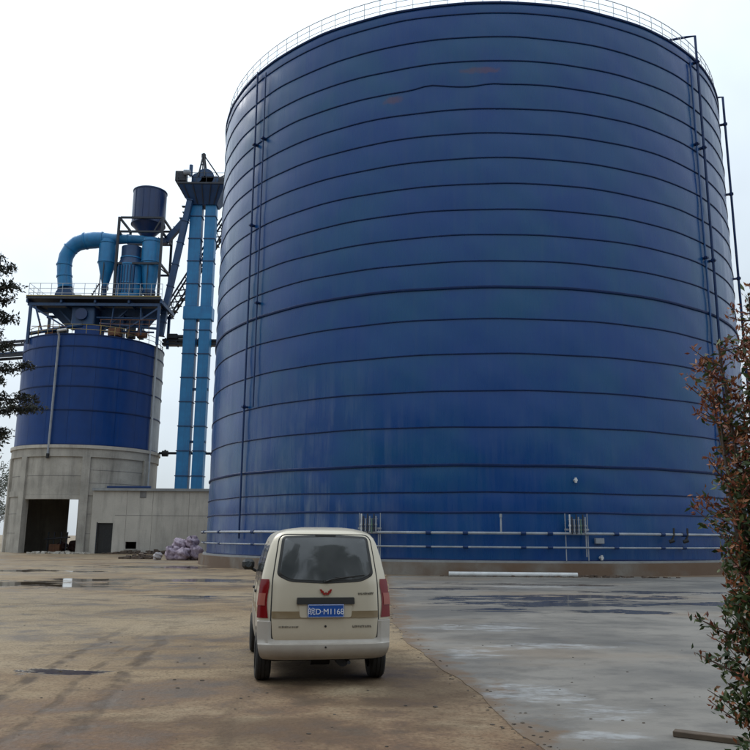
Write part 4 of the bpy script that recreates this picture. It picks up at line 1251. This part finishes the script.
# bright lip under the window and roof spoiler edge
rear_piece('stripe', [(-.648, .785), (.648, .785), (.651, .865), (-.651, .865)], M['van_stripe'], 0.020, tg)
rear_piece('plate_recess', rpoly([(-.315, .790), (.315, .790), (.335, 1.0), (-.335, 1.0)], .03), M['van_body'], 0.026, tg)
rear_piece('plate_garnish', rpoly([(-.355, .945), (.355, .945), (.350, 1.025), (-.350, 1.025)], .012), M['plastic'], 0.045, tg)
pt = MB().bbox((-.22, -0.008, 0), (.22, 0.008, .150), 0.004).build('licence_plate', M['plate_blue'], tg)
pt.location = (-0.0, yr(0, .87) - 0.042, .795)
def text_mesh(body, size, mat, parent, loc, name, ext=0.0015):
    cu = bpy.data.curves.new('lettering', 'FONT')
    cu.body = body
    cu.size = size
    cu.extrude = ext
    cu.align_x = 'CENTER'
    o = bpy.data.objects.new('lettering', cu)
    col.objects.link(o)
    bpy.context.view_layer.update()
    me = bpy.data.meshes.new_from_object(o.evaluated_get(bpy.context.evaluated_depsgraph_get()))
    bpy.data.objects.remove(o)
    me.materials.clear()
    me.materials.append(mat)
    o = link(bpy.data.objects.new(name, me), parent)
    o.rotation_euler = (R(90), 0, 0)
    o.location = loc
    return o
text_mesh('皖D·M1168', 0.092, M['white_ink'], pt, (0, -0.0095, .037), 'plate_characters')
fr = MB()
for a, b in (((-.214, .005), (.214, .005)), ((-.214, .145), (.214, .145))):
    fr.box((a[0], -0.0105, a[1] - .002), (b[0], -0.0085, b[1] + .002))
for x in (-.213, .213):
    fr.box((x - .002, -0.0105, .0075), (x + .002, -0.0085, .1425))
fr.build('plate_border', M['white_ink'], pt)
# emblem: five wedges forming a winged W
em = MB()
def wedge(pts):
    em.add([rearpt(x, z, 0.012) for x, z in pts] + [rearpt(x, z, 0.030) for x, z in pts], [tuple(range(len(pts) - 1, -1, -1)), tuple(range(len(pts), 2 * len(pts)))] + [(i, (i + 1) % len(pts), len(pts) + (i + 1) % len(pts), len(pts) + i) for i in range(len(pts))])
for sx in (-1, 1):
    wedge([(sx * .075, 1.120), (sx * .050, 1.120), (sx * .038, 1.086), (sx * .054, 1.072)])
    wedge([(sx * .046, 1.106), (sx * .030, 1.100), (sx * .018, 1.066), (sx * .034, 1.054)])
    wedge([(sx * .026, 1.070), (sx * .003, 1.088), (sx * .003, 1.058), (sx * .016, 1.050)])
em.build('emblem', M['red_emblem'], tg)
# small raised badges
def badge(x0, x1, z, h, seed):
    q_ = random.Random(seed)
    m_ = MB()
    x = x0
    while x < x1 - 0.008:
        w_ = q_.uniform(.012, .022)
        y = yr(x, z)
        m_.box((x, y - 0.0165, z), (x + w_ * 0.35, y - 0.0085, z + h))
        m_.box((x + w_ * 0.36, y - 0.0165, z + h * q_.choice((0, .4, .75))), (x + w_ * .8, y - 0.0085, z + h * q_.choice((.25, .6, 1.0)) + 0.004))
        x += w_ + 0.004
    m_.build('badge', M['chrome'], tg)
badge(.40, .59, 1.055, .024, 1)
badge(.33, .56, .672, .026, 2)
badge(-.56, -.32, .675, .020, 3)
MB().tube([rearpt(0, .690, 0.005), rearpt(0, .690, 0.016)], 0.014, 12).build('keyhole', M['plastic'], tg, True)
# bumper: proud lower section with a step, plus reflectors
bp = MB()
vs, fs = [], []
prof = [(.755, .004), (.745, .030), (.55, .036), (.500, .044), (.485, .060), (.44, .066), (.40, .066), (.345, .050), (.315, .02)]
cc = [-1 + 2 * i / 40 for i in range(41)]
gatew = .66
rows = [[] for _ in prof]
for j, (z, d) in enumerate(prof):
    for c in cc:
        x = c * (hw(z) + 0.006)
        dd = d
        if z > .49 and abs(x) < .655: dd = 0.002 if z > .505 else d * .6
        vs.append((x, yr(min(max(x, -hw(z)), hw(z)), z) - dd, z))
n = len(cc)
for j in range(len(prof) - 1):
    for i in range(n - 1):
        fs.append((j * n + i, j * n + i + 1, (j + 1) * n + i + 1, (j + 1) * n + i))
bpo = MB().add(vs, fs).build('rear_bumper', M['van_lower'], van, True, 35)
MB().tube([rearpt(0, .455, 0.05), rearpt(0, .455, 0.07)], 0.012, 10).build('bumper_sensor', M['plastic'], bpo, True)
# tail lamps wrapped round the corners
for sx in (-1, 1):
    lam = None
    for nm, z0, z1, mt, d in (('tail_lamp', .785, 1.235, 'lamp_red', 0.012), ('lamp_segment', .93, 1.07, 'lamp_clear', 0.019)):
        vs, fs = [], []
        zz = [z0 + (z1 - z0) * i / 10 for i in range(11)]
        for z in zz:
            u = (z - .785) / .45
            pin = 0.855 if nm == 'tail_lamp' else 0.885
            inner = hw(z) * (pin + 0.03 * math.sin(PI * u)) + (0.05 * max(0, u - .85) / .15 * .6)
            L = []
            for i in range(8):
                x = inner + (hw(z) - inner) * i / 7
                L.append((sx * (x + d * (i / 7)), yr(x, z) - d * (1 - 0.5 * i / 7), z))
            if nm == 'tail_lamp':
                k = 1 - 0.55 * max(0, u - .5) / .5
                for yy in (.05, .11):
                    L.append((sx * (hw(z) + d), yr(hw(z), z) + yy * k, z))
                L.append((sx * (hw(z) - 0.01), yr(hw(z), z) + .13 * k, z))
            L = [(sx * (inner + 0.002), yr(inner, z) + 0.012, z)] + L
            vs += L
        n = len(vs) // 11
        for j in range(10):
            for i in range(n - 1):
                fs.append((j * n + i, j * n + i + 1, (j + 1) * n + i + 1, (j + 1) * n + i))
        fs.append(tuple(range(n)))
        fs.append(tuple(10 * n + i for i in range(n)))
        o = MB().add(vs, fs).build(nm, M[mt], lam or van, True, 40)
        if lam is None: lam = o
# side glass, pillars, doors, handles
def side_piece(name, pts, mat, sx, d, parent=None):
    N = len(pts)
    dp = []
    for i in range(N):
        p, q_ = Vector(pts[i]), Vector(pts[(i + 1) % N])
        k = max(1, int((q_ - p).length / 0.1))
        dp += [tuple(p.lerp(q_, t / k)) for t in range(k)]
    N = len(dp)
    cx, cz = sum(p[0] for p in dp) / N, sum(p[1] for p in dp) / N
    vs, fs = [], []
    for s_, dd in ((1, -.01), (1, d), (.6, d), (.3, d)):
        for y, z in dp:
            yy, zz = cx + (y - cx) * s_, cz + (z - cz) * s_
            yf = interp(FRONT, zz)
            y1 = yr(hw(zz), zz)
            f = (yy - y1) / max(0.1, (yf - 0.12 - y1))
            vs.append((sx * (hw(zz) * (1 - 0.06 * max(0, (f - .6) / .4) ** 2) + dd), yy, zz))
    for j in range(3):
        for i in range(N):
            k = (i + 1) % N
            fs.append((j * N + i, j * N + k, (j + 1) * N + k, (j + 1) * N + i))
    vs.append((sx * (hw(cz) + d), cx, cz))
    fs += [(3 * N + i, 3 * N + (i + 1) % N, len(vs) - 1) for i in range(N)]
    return MB().add(vs, fs).build(name, mat, parent or van, True, 40)
for sx in (-1, 1):
    for y0, y1, y2 in ((.42, 1.18, 1.18), (1.26, 2.02, 2.02), (2.10, 2.95, 2.72)):
        side_piece('side_window', rpoly([(y0, 1.13), (y1, 1.13), (y2, 1.62), (y0 + .06, 1.64)], .04), M['glass'], sx, .006)
    dd_ = side_piece('door_seam', [(1.22, .38), (1.235, .38), (1.235, 1.68), (1.22, 1.68)], M['van_gap'], sx, .004)
    side_piece('door_seam', [(2.06, .38), (2.075, .38), (2.075, 1.68), (2.06, 1.68)], M['van_gap'], sx, .004)
    side_piece('side_stripe', [(.2, .785), (3.3, .785), (3.3, .865), (.2, .865)], M['van_stripe'], sx, .003)
    for y in (1.34, 2.2):
        MB().bbox((sx * .80 - .02, y, 1.0), (sx * .80 + .02, y + .16, 1.035), 0.008).build('door_handle', M['plastic'], van)
    mr = MB().tube([(sx * .76, 2.86, 1.22), (sx * .86, 2.84, 1.28)], 0.022, 8).build('wing_mirror', M['plastic'], van, True)
    vs = MB().bbox((-.095, -.055, -.08), (.095, .055, .08), 0.045).build('mirror_housing', M['plastic'], mr, True, 30)
    vs.location = (sx * .885, 2.83, 1.325)
    mg = MB().lathe([(0.001, -.004), (.05, -.004), (.05, .004), (.001, .004)], 20).build('mirror_glass', M['mirror_shell'], mr)
    mg.location = (sx * .885, 2.772, 1.325)
    mg.rotation_euler = (R(90), 0, R(-8 * sx))
    mg.scale = (1.0, 0.9, 1.0)
    for y in (.60, 3.10):
        # black arch
        vs, fs = [], []
        for i in range(17):
            t = PI * i / 16
            for r_ in (.30, .345):
                z = .30 + r_ * math.sin(t)
                vs.append((sx * (hw(max(z, .3)) + .006), y + r_ * math.cos(t), z))
        fs = [(2 * i, 2 * i + 1, 2 * i + 3, 2 * i + 2) for i in range(16)]
        MB().add(vs, fs).build('wheel_arch', M['plastic'], van)
        ty = MB()
        prof = [(.17, -.095), (.24, -.098), (.275, -.09), (.293, -.07), (.296, -.03), (.290, -.028), (.290, -.02), (.297, -.018), (.297, .018), (.290, .02), (.290, .028), (.296, .03), (.293, .07), (.275, .09), (.24, .098), (.17, .095)]
        ty.lathe([(a, b) for a, b in prof], 40, caps=False)
        ty.v = [(sx * .715 + c, y + a, .297 + b) for a, b, c in ty.v]
        wh = ty.build('wheel', M['black'], van, True, 25)
        rm = MB().tube([(sx * .66, y, .297), (sx * .79, y, .297)], [.16, .172], 24)
        rm.build('rim', M['rim'], wh, True)
# underside: floor, axle, exhaust, spare
ub = MB().box((-.66, .22, .27), (.66, 3.5, .335)).build('underbody', M['black'], van)
MB().tube([(-.62, .60, .29), (.62, .60, .29)], .05, 10).tube([(-.12, .60, .29), (.12, .60, .29)], .13, 14).build('rear_axle', M['black'], van, True)
MB().tube([(.25, .25, .27), (.25, .9, .27)], .085, 14).tube([(.30, .06, .26), (.30, .3, .27)], .022, 10).build('exhaust', M['steel_dark'], van, True)
rw = MB().tube([(0.02, .14, 1.735), (0.0, .10, 1.5)], 0.012, 6)
rear_piece('wiper_pivot', rpoly([(-.03, 1.20), (.03, 1.20), (.03, 1.23), (-.03, 1.23)], .01), M['plastic'], 0.03, tg)
wa = MB().tube([rearpt(0.0, 1.215, 0.036), rearpt(0.10, 1.245, 0.040), rearpt(0.36, 1.275, 0.036)], [0.009, 0.008, 0.006], 6)
wa.tube([rearpt(0.12 + .06 * i, 1.262 + .0045 * i, 0.028) for i in range(7)], 0.006, 5)
wa.build('wiper', M['plastic'], tg, True)
# high brake lamp strip at the roof edge
rear_piece('brake_lamp', [(-.13, 1.758), (.13, 1.758), (.13, 1.773), (-.13, 1.773)], M['van_gap'], 0.022, tg)

# ================================================================== VEGETATION
def leaves(pts, sizes, rs, aspect=0.45, bias=None, fold=0.25):
    """leaf blades: 4-vertex folded diamonds, as numpy arrays"""
    n = len(pts)
    d = rs.normal(size=(n, 3))
    if bias is not None:
        d += bias
    d /= np.linalg.norm(d, axis=1)[:, None]
    r2 = rs.normal(size=(n, 3))
    s_ = np.cross(d, r2)
    s_ /= np.linalg.norm(s_, axis=1)[:, None]
    nn = np.cross(d, s_)
    L = sizes[:, None]
    base_ = pts
    tip = pts + d * L
    midp = pts + d * L * 0.45
    a_ = midp + s_ * L * aspect * 0.5 + nn * L * fold * 0.4
    b_ = midp - s_ * L * aspect * 0.5 + nn * L * fold * 0.4
    V = np.stack([base_, a_, tip, b_], 1).reshape(-1, 3)
    idx = np.arange(n)[:, None] * 4
    Fc = np.concatenate([idx + np.array([0, 1, 2]), idx + np.array([0, 2, 3])], 1).reshape(-1, 3)
    return V, Fc
def np_mesh(name, V, Fc, mat, parent):
    me = bpy.data.meshes.new(name)
    me.vertices.add(len(V))
    me.vertices.foreach_set('co', V.astype(np.float32).ravel())
    me.loops.add(len(Fc) * 3)
    me.loops.foreach_set('vertex_index', Fc.astype(np.int32).ravel())
    me.polygons.add(len(Fc))
    me.polygons.foreach_set('loop_start', np.arange(0, len(Fc) * 3, 3, dtype=np.int32))
    me.polygons.foreach_set('loop_total', np.full(len(Fc), 3, dtype=np.int32))
    me.materials.append(mat)
    me.update()
    me.validate()
    return link(bpy.data.objects.new(name, me), parent)

# --- copper-leaved shrub close by on the right
SHX, SHY = 3.00, 6.15
sh = thing('photinia_shrub', 'tall shrub with copper red young leaves over green at the right edge', 'shrub', (SHX, SHY, 0))
rs = np.random.default_rng(21)
q = random.Random(21)
stems, twigs = MB(), MB()
tips = []           # (point, direction, redness)
for k in range(7):
    a = q.uniform(0, 2 * PI)
    x0, y0 = 0.12 * math.cos(a), 0.12 * math.sin(a)
    top = q.uniform(2.6, 3.75) if k > 0 else 3.75
    lean = q.uniform(0.05, 0.30)
    pts = []
    for i in range(9):
        t = i / 8
        pts.append(Vector((x0 + lean * t * math.cos(a) + 0.04 * math.sin(5 * t + k), y0 + lean * t * math.sin(a) + 0.04 * math.cos(4 * t + k), top * t)))
    stems.tube(pts, [0.030 - 0.023 * i / 8 for i in range(9)], 7)
    nb = 54
    for j in range(nb):
        t = 0.08 + 0.92 * (j + q.random()) / nb
        i = min(7, int(t * 8))
        p = pts[i].lerp(pts[i + 1], t * 8 - i)
        z = p.z
        reach = 0.52 if z < 1.9 else 0.44 - 0.12 * (z - 1.9)
        if 1.05 < z < 1.25: reach *= 0.6
        az = q.uniform(0, 2 * PI)
        l_ = reach * q.uniform(0.35, 1.0)
        d = Vector((math.cos(az), math.sin(az), q.uniform(0.25, 0.9))).normalized()
        e = p + d * l_
        mid_ = p.lerp(e, 0.5) + Vector((0, 0, -0.02))
        twigs.tube([p, mid_, e], [0.007, 0.005, 0.0025], 5)
        tips.append((p, mid_, e, d))
# a few long twigs reaching left over the concrete
for (zx, zz, dx, dz) in ((-0.12, 1.36, -0.30, 0.07), (-0.1, 1.20, -0.34, 0.10), (-0.1, 0.72, -0.24, 0.22), (-0.12, 0.62, -0.30, 0.16), (-0.1, 0.70, -0.22, 0.06), (-0.05, 2.3, -0.25, 0.22), (-0.05, 2.55, -0.2, 0.3), (-0.1, 1.9, -0.28, 0.15), (-0.1, 2.05, -0.3, 0.1)):
    p = Vector((zx, -0.15, zz))
    e = p + Vector((dx, -0.05, dz))
    mid_ = p.lerp(e, 0.5) + Vector((0, 0, 0.02))
    twigs.tube([p, mid_, e], [0.006, 0.0045, 0.002], 5)
    tips.append((p, mid_, e, (e - p).normalized()))
st_o = stems.build('stem', M['bark'], sh, True)
twigs.build('twigs', M['twig'], st_o, True)['kind'] = 'stuff'
G, Rd, gs, rsz = [], [], [], []
for p, mid_, e, d in tips:
    zrel = e.z
    if zrel > 2.25: red = 0.80
    elif zrel > 1.8: red = 0.42
    elif zrel > 1.40: red = 0.38
    elif zrel > 1.0: red = 0.12
    else: red = 0.06
    red = min(0.95, red + (0.35 if e.x < -0.28 else 0.0))
    dens = 0.72 if zrel > 2.3 else 1.0
    nl = int(q.uniform(26, 42) * dens)
    for i in range(nl):
        t = q.uniform(0.15, 1.0)
        b = mid_.lerp(e, (t - .5) * 2) if t > .5 else p.lerp(mid_, t * 2)
        b = b + Vector((q.gauss(0, .022), q.gauss(0, .022), q.gauss(0, .022)))
        isred = q.random() < red * (0.55 + 0.6 * t)
        if isred:
            Rd.append(b); rsz.append(q.uniform(.035, .065))
        else:
            G.append(b); gs.append(q.uniform(.045, .085))
for i in range(11000):
    z_ = q.uniform(0.12, 3.3) if q.random() < 0.7 else q.uniform(0.1, 1.9)
    rmax = (0.40 if z_ < 1.9 else 0.36 - 0.14 * (z_ - 1.9)) * (0.75 + 0.35 * math.sin(z_ * 9.0) * math.sin(z_ * 3.1 + 1))
    a_, r_ = q.uniform(0, 2 * PI), rmax * q.random() ** 0.5
    v_ = Vector((r_ * math.cos(a_) + 0.05, r_ * math.sin(a_), z_))
    if q.random() < (0.06 if z_ < 1.9 else 0.45):
        Rd.append(v_); rsz.append(q.uniform(.03, .065))
    elif z_ < 2.2 or q.random() < .4:
        G.append(v_); gs.append(q.uniform(.035, .085))
V, Fc = leaves(np.array(G), np.array(gs), rs, 0.46, np.array([0, 0, 0.2]))
np_mesh('foliage', V, Fc, M['leaf_green'], sh)['kind'] = 'stuff'
V, Fc = leaves(np.array(Rd), np.array(rsz), rs, 0.40, np.array([0, 0, 0.7]))
np_mesh('young_leaves', V, Fc, M['leaf_red'], sh)['kind'] = 'stuff'

# --- dark evergreen at the left edge, trunk out of frame
tr = thing('evergreen_tree', 'dark evergreen tree hanging into the left edge of the view', 'tree', (-12.95, 25.0, 0))
q = random.Random(4)
rs = np.random.default_rng(4)
lim = MB()
MB().tube([(0, 0, 0), (0.05, 0, 3), (-0.05, 0.05, 7), (0.0, 0, 11.2)], [0.19, 0.16, 0.10, 0.02], 12).build('trunk', M['bark'], tr, True)
P, S = [], []
def clump(c, r_, n, zs=0.6):
    for i in range(n):
        v = rs.normal(size=3)
        v = v / np.linalg.norm(v) * r_ * rs.random() ** 0.45
        P.append(np.array(c) + v * np.array([1, 1, zs]))
        S.append(rs.uniform(.08, .17))
boughs = []
for k in range(80):
    z = 3.9 + 7.0 * (k + q.random()) / 80
    a = q.uniform(0, 2 * PI)
    l_ = (1.25 - 0.05 * (z - 3.9)) * q.uniform(0.5, 1.0)
    boughs.append((z, a, l_))
boughs += [(5.55, -0.12, 2.35), (5.9, 0.05, 2.0), (6.9, 0.2, 1.7), (7.4, -0.4, 1.5), (4.4, -0.3, 1.4), (8.6, -0.1, 1.2), (9.6, 0.1, 1.1)]
for z, a, l_ in boughs:
    e = (l_ * math.cos(a), l_ * math.sin(a), z + 0.12 * l_ + q.uniform(-.15, .2))
    mid_ = (e[0] * .5, e[1] * .5, z + 0.02)
    lim.tube([(0, 0, z - .1), mid_, e], [.035, .025, .008], 6)
    nC = int(3 + l_ * 2.2)
    for i in range(nC):
        t = 0.35 + 0.65 * i / max(1, nC - 1)
        c = [mid_[j] + (e[j] - mid_[j]) * (t - .5) * 2 if t > .5 else mid_[j] * 2 * t if j < 2 else z + (mid_[2] - z) * 2 * t for j in range(3)]
        c[2] += q.uniform(-.12, .12)
        clump(c, q.uniform(.18, .32), 85, 0.7)
lim.build('limbs', M['bark'], tr, True)
V, Fc = leaves(np.array(P), np.array(S), rs, 0.4, np.array([0, 0, -0.3]))
np_mesh('crown', V, Fc, M['leaf_dark'], tr)['kind'] = 'stuff'

# --- pale trees far behind on the left
def far_tree(x, y, h, rr_, seed, label):
    o = thing('background_tree', label, 'tree', (x, y, 0), 0, 'distant trees on the left')
    r_ = np.random.default_rng(seed)
    qq = random.Random(seed)
    MB().tube([(0, 0, 0), (0.1, 0, h * .4), (0, 0, h * .85)], [.22, .16, .04], 8).build('trunk', M['bark'], o, True)
    P_, S_ = [], []
    lb = MB()
    for k in range(26):
        z = h * qq.uniform(.28, .97)
        a_ = qq.uniform(0, 6.28)
        l2 = rr_ * math.sin(PI * min(1, max(.12, (z / h - .15) / .9))) * qq.uniform(.45, 1.05)
        c = np.array([l2 * math.cos(a_), l2 * math.sin(a_), z])
        lb.tube([(0, 0, z - l2 * .5), tuple(c)], [.07, .02], 5)
        v = r_.normal(size=(110, 3))
        v /= np.linalg.norm(v, axis=1)[:, None]
        P_.append(c + v * (r_.random(110) ** .5)[:, None] * rr_ * .32)
        S_.append(r_.uniform(.22, .42, 110))
    lb.build('limbs', M['bark'], o, True)
    V_, F_ = leaves(np.concatenate(P_), np.concatenate(S_), r_, .5)
    np_mesh('crown', V_, F_, M['leaf_far'], o)['kind'] = 'stuff'
far_tree(-57.5, 122, 13.0, 3.6, 1, 'pale distant tree just left of the silo base')
far_tree(-65.0, 138, 10.0, 4.0, 2, 'lower pale distant tree at the left edge')
far_tree(-74, 150, 9.0, 4.2, 3, 'small pale distant tree farthest left')

# --- unseen trees added behind the viewer to shade the fronts of van and tank
def shade_tree(h, rr_, seed):
    o = thing('shade_tree', 'unseen green tree added behind the viewer for shade', 'tree', (0, 0, 0), 0, 'added trees behind the viewer')
    r_ = np.random.default_rng(seed)
    qq = random.Random(seed)
    MB().tube([(0, 0, 0), (0.1, 0, h * .4), (0, 0, h * .85)], [.25, .18, .04], 8).build('trunk', M['bark'], o, True)
    P_, S_ = [], []
    for k in range(60):
        z = h * qq.uniform(.10, .97)
        a_ = qq.uniform(0, 6.28)
        l2 = rr_ * (1.0 - max(0, z / h - .55) / .5) * qq.uniform(.2, 1.0)
        c = np.array([l2 * math.cos(a_), l2 * math.sin(a_), z])
        v = r_.normal(size=(60, 3))
        v /= np.linalg.norm(v, axis=1)[:, None]
        P_.append(c + v * (r_.random(60) ** .5)[:, None] * rr_ * .36)
        S_.append(r_.uniform(.45, .8, 60))
    V_, F_ = leaves(np.concatenate(P_), np.concatenate(S_), r_, .6)
    np_mesh('crown', V_, F_, M['leaf_green'], o)['kind'] = 'stuff'
    return o
q = random.Random(77)
proto = shade_tree(13.0, 4.0, 5)
for k in range(15):
    o = proto
    if k:
        o = proto.copy()
        col.objects.link(o)
        for ch in proto.children:
            c = ch.copy()
            col.objects.link(c)
            c.parent = o
    o.location = (-49 + 7 * k + q.uniform(-1, 1), -15 + q.uniform(-2, 2), 0)
    o.rotation_euler.z = q.uniform(0, 6.28)
    sc_ = q.uniform(0.85, 1.2)
    o.scale = (sc_, sc_, sc_)

scene.render.resolution_x = 1024
scene.render.resolution_y = 1024
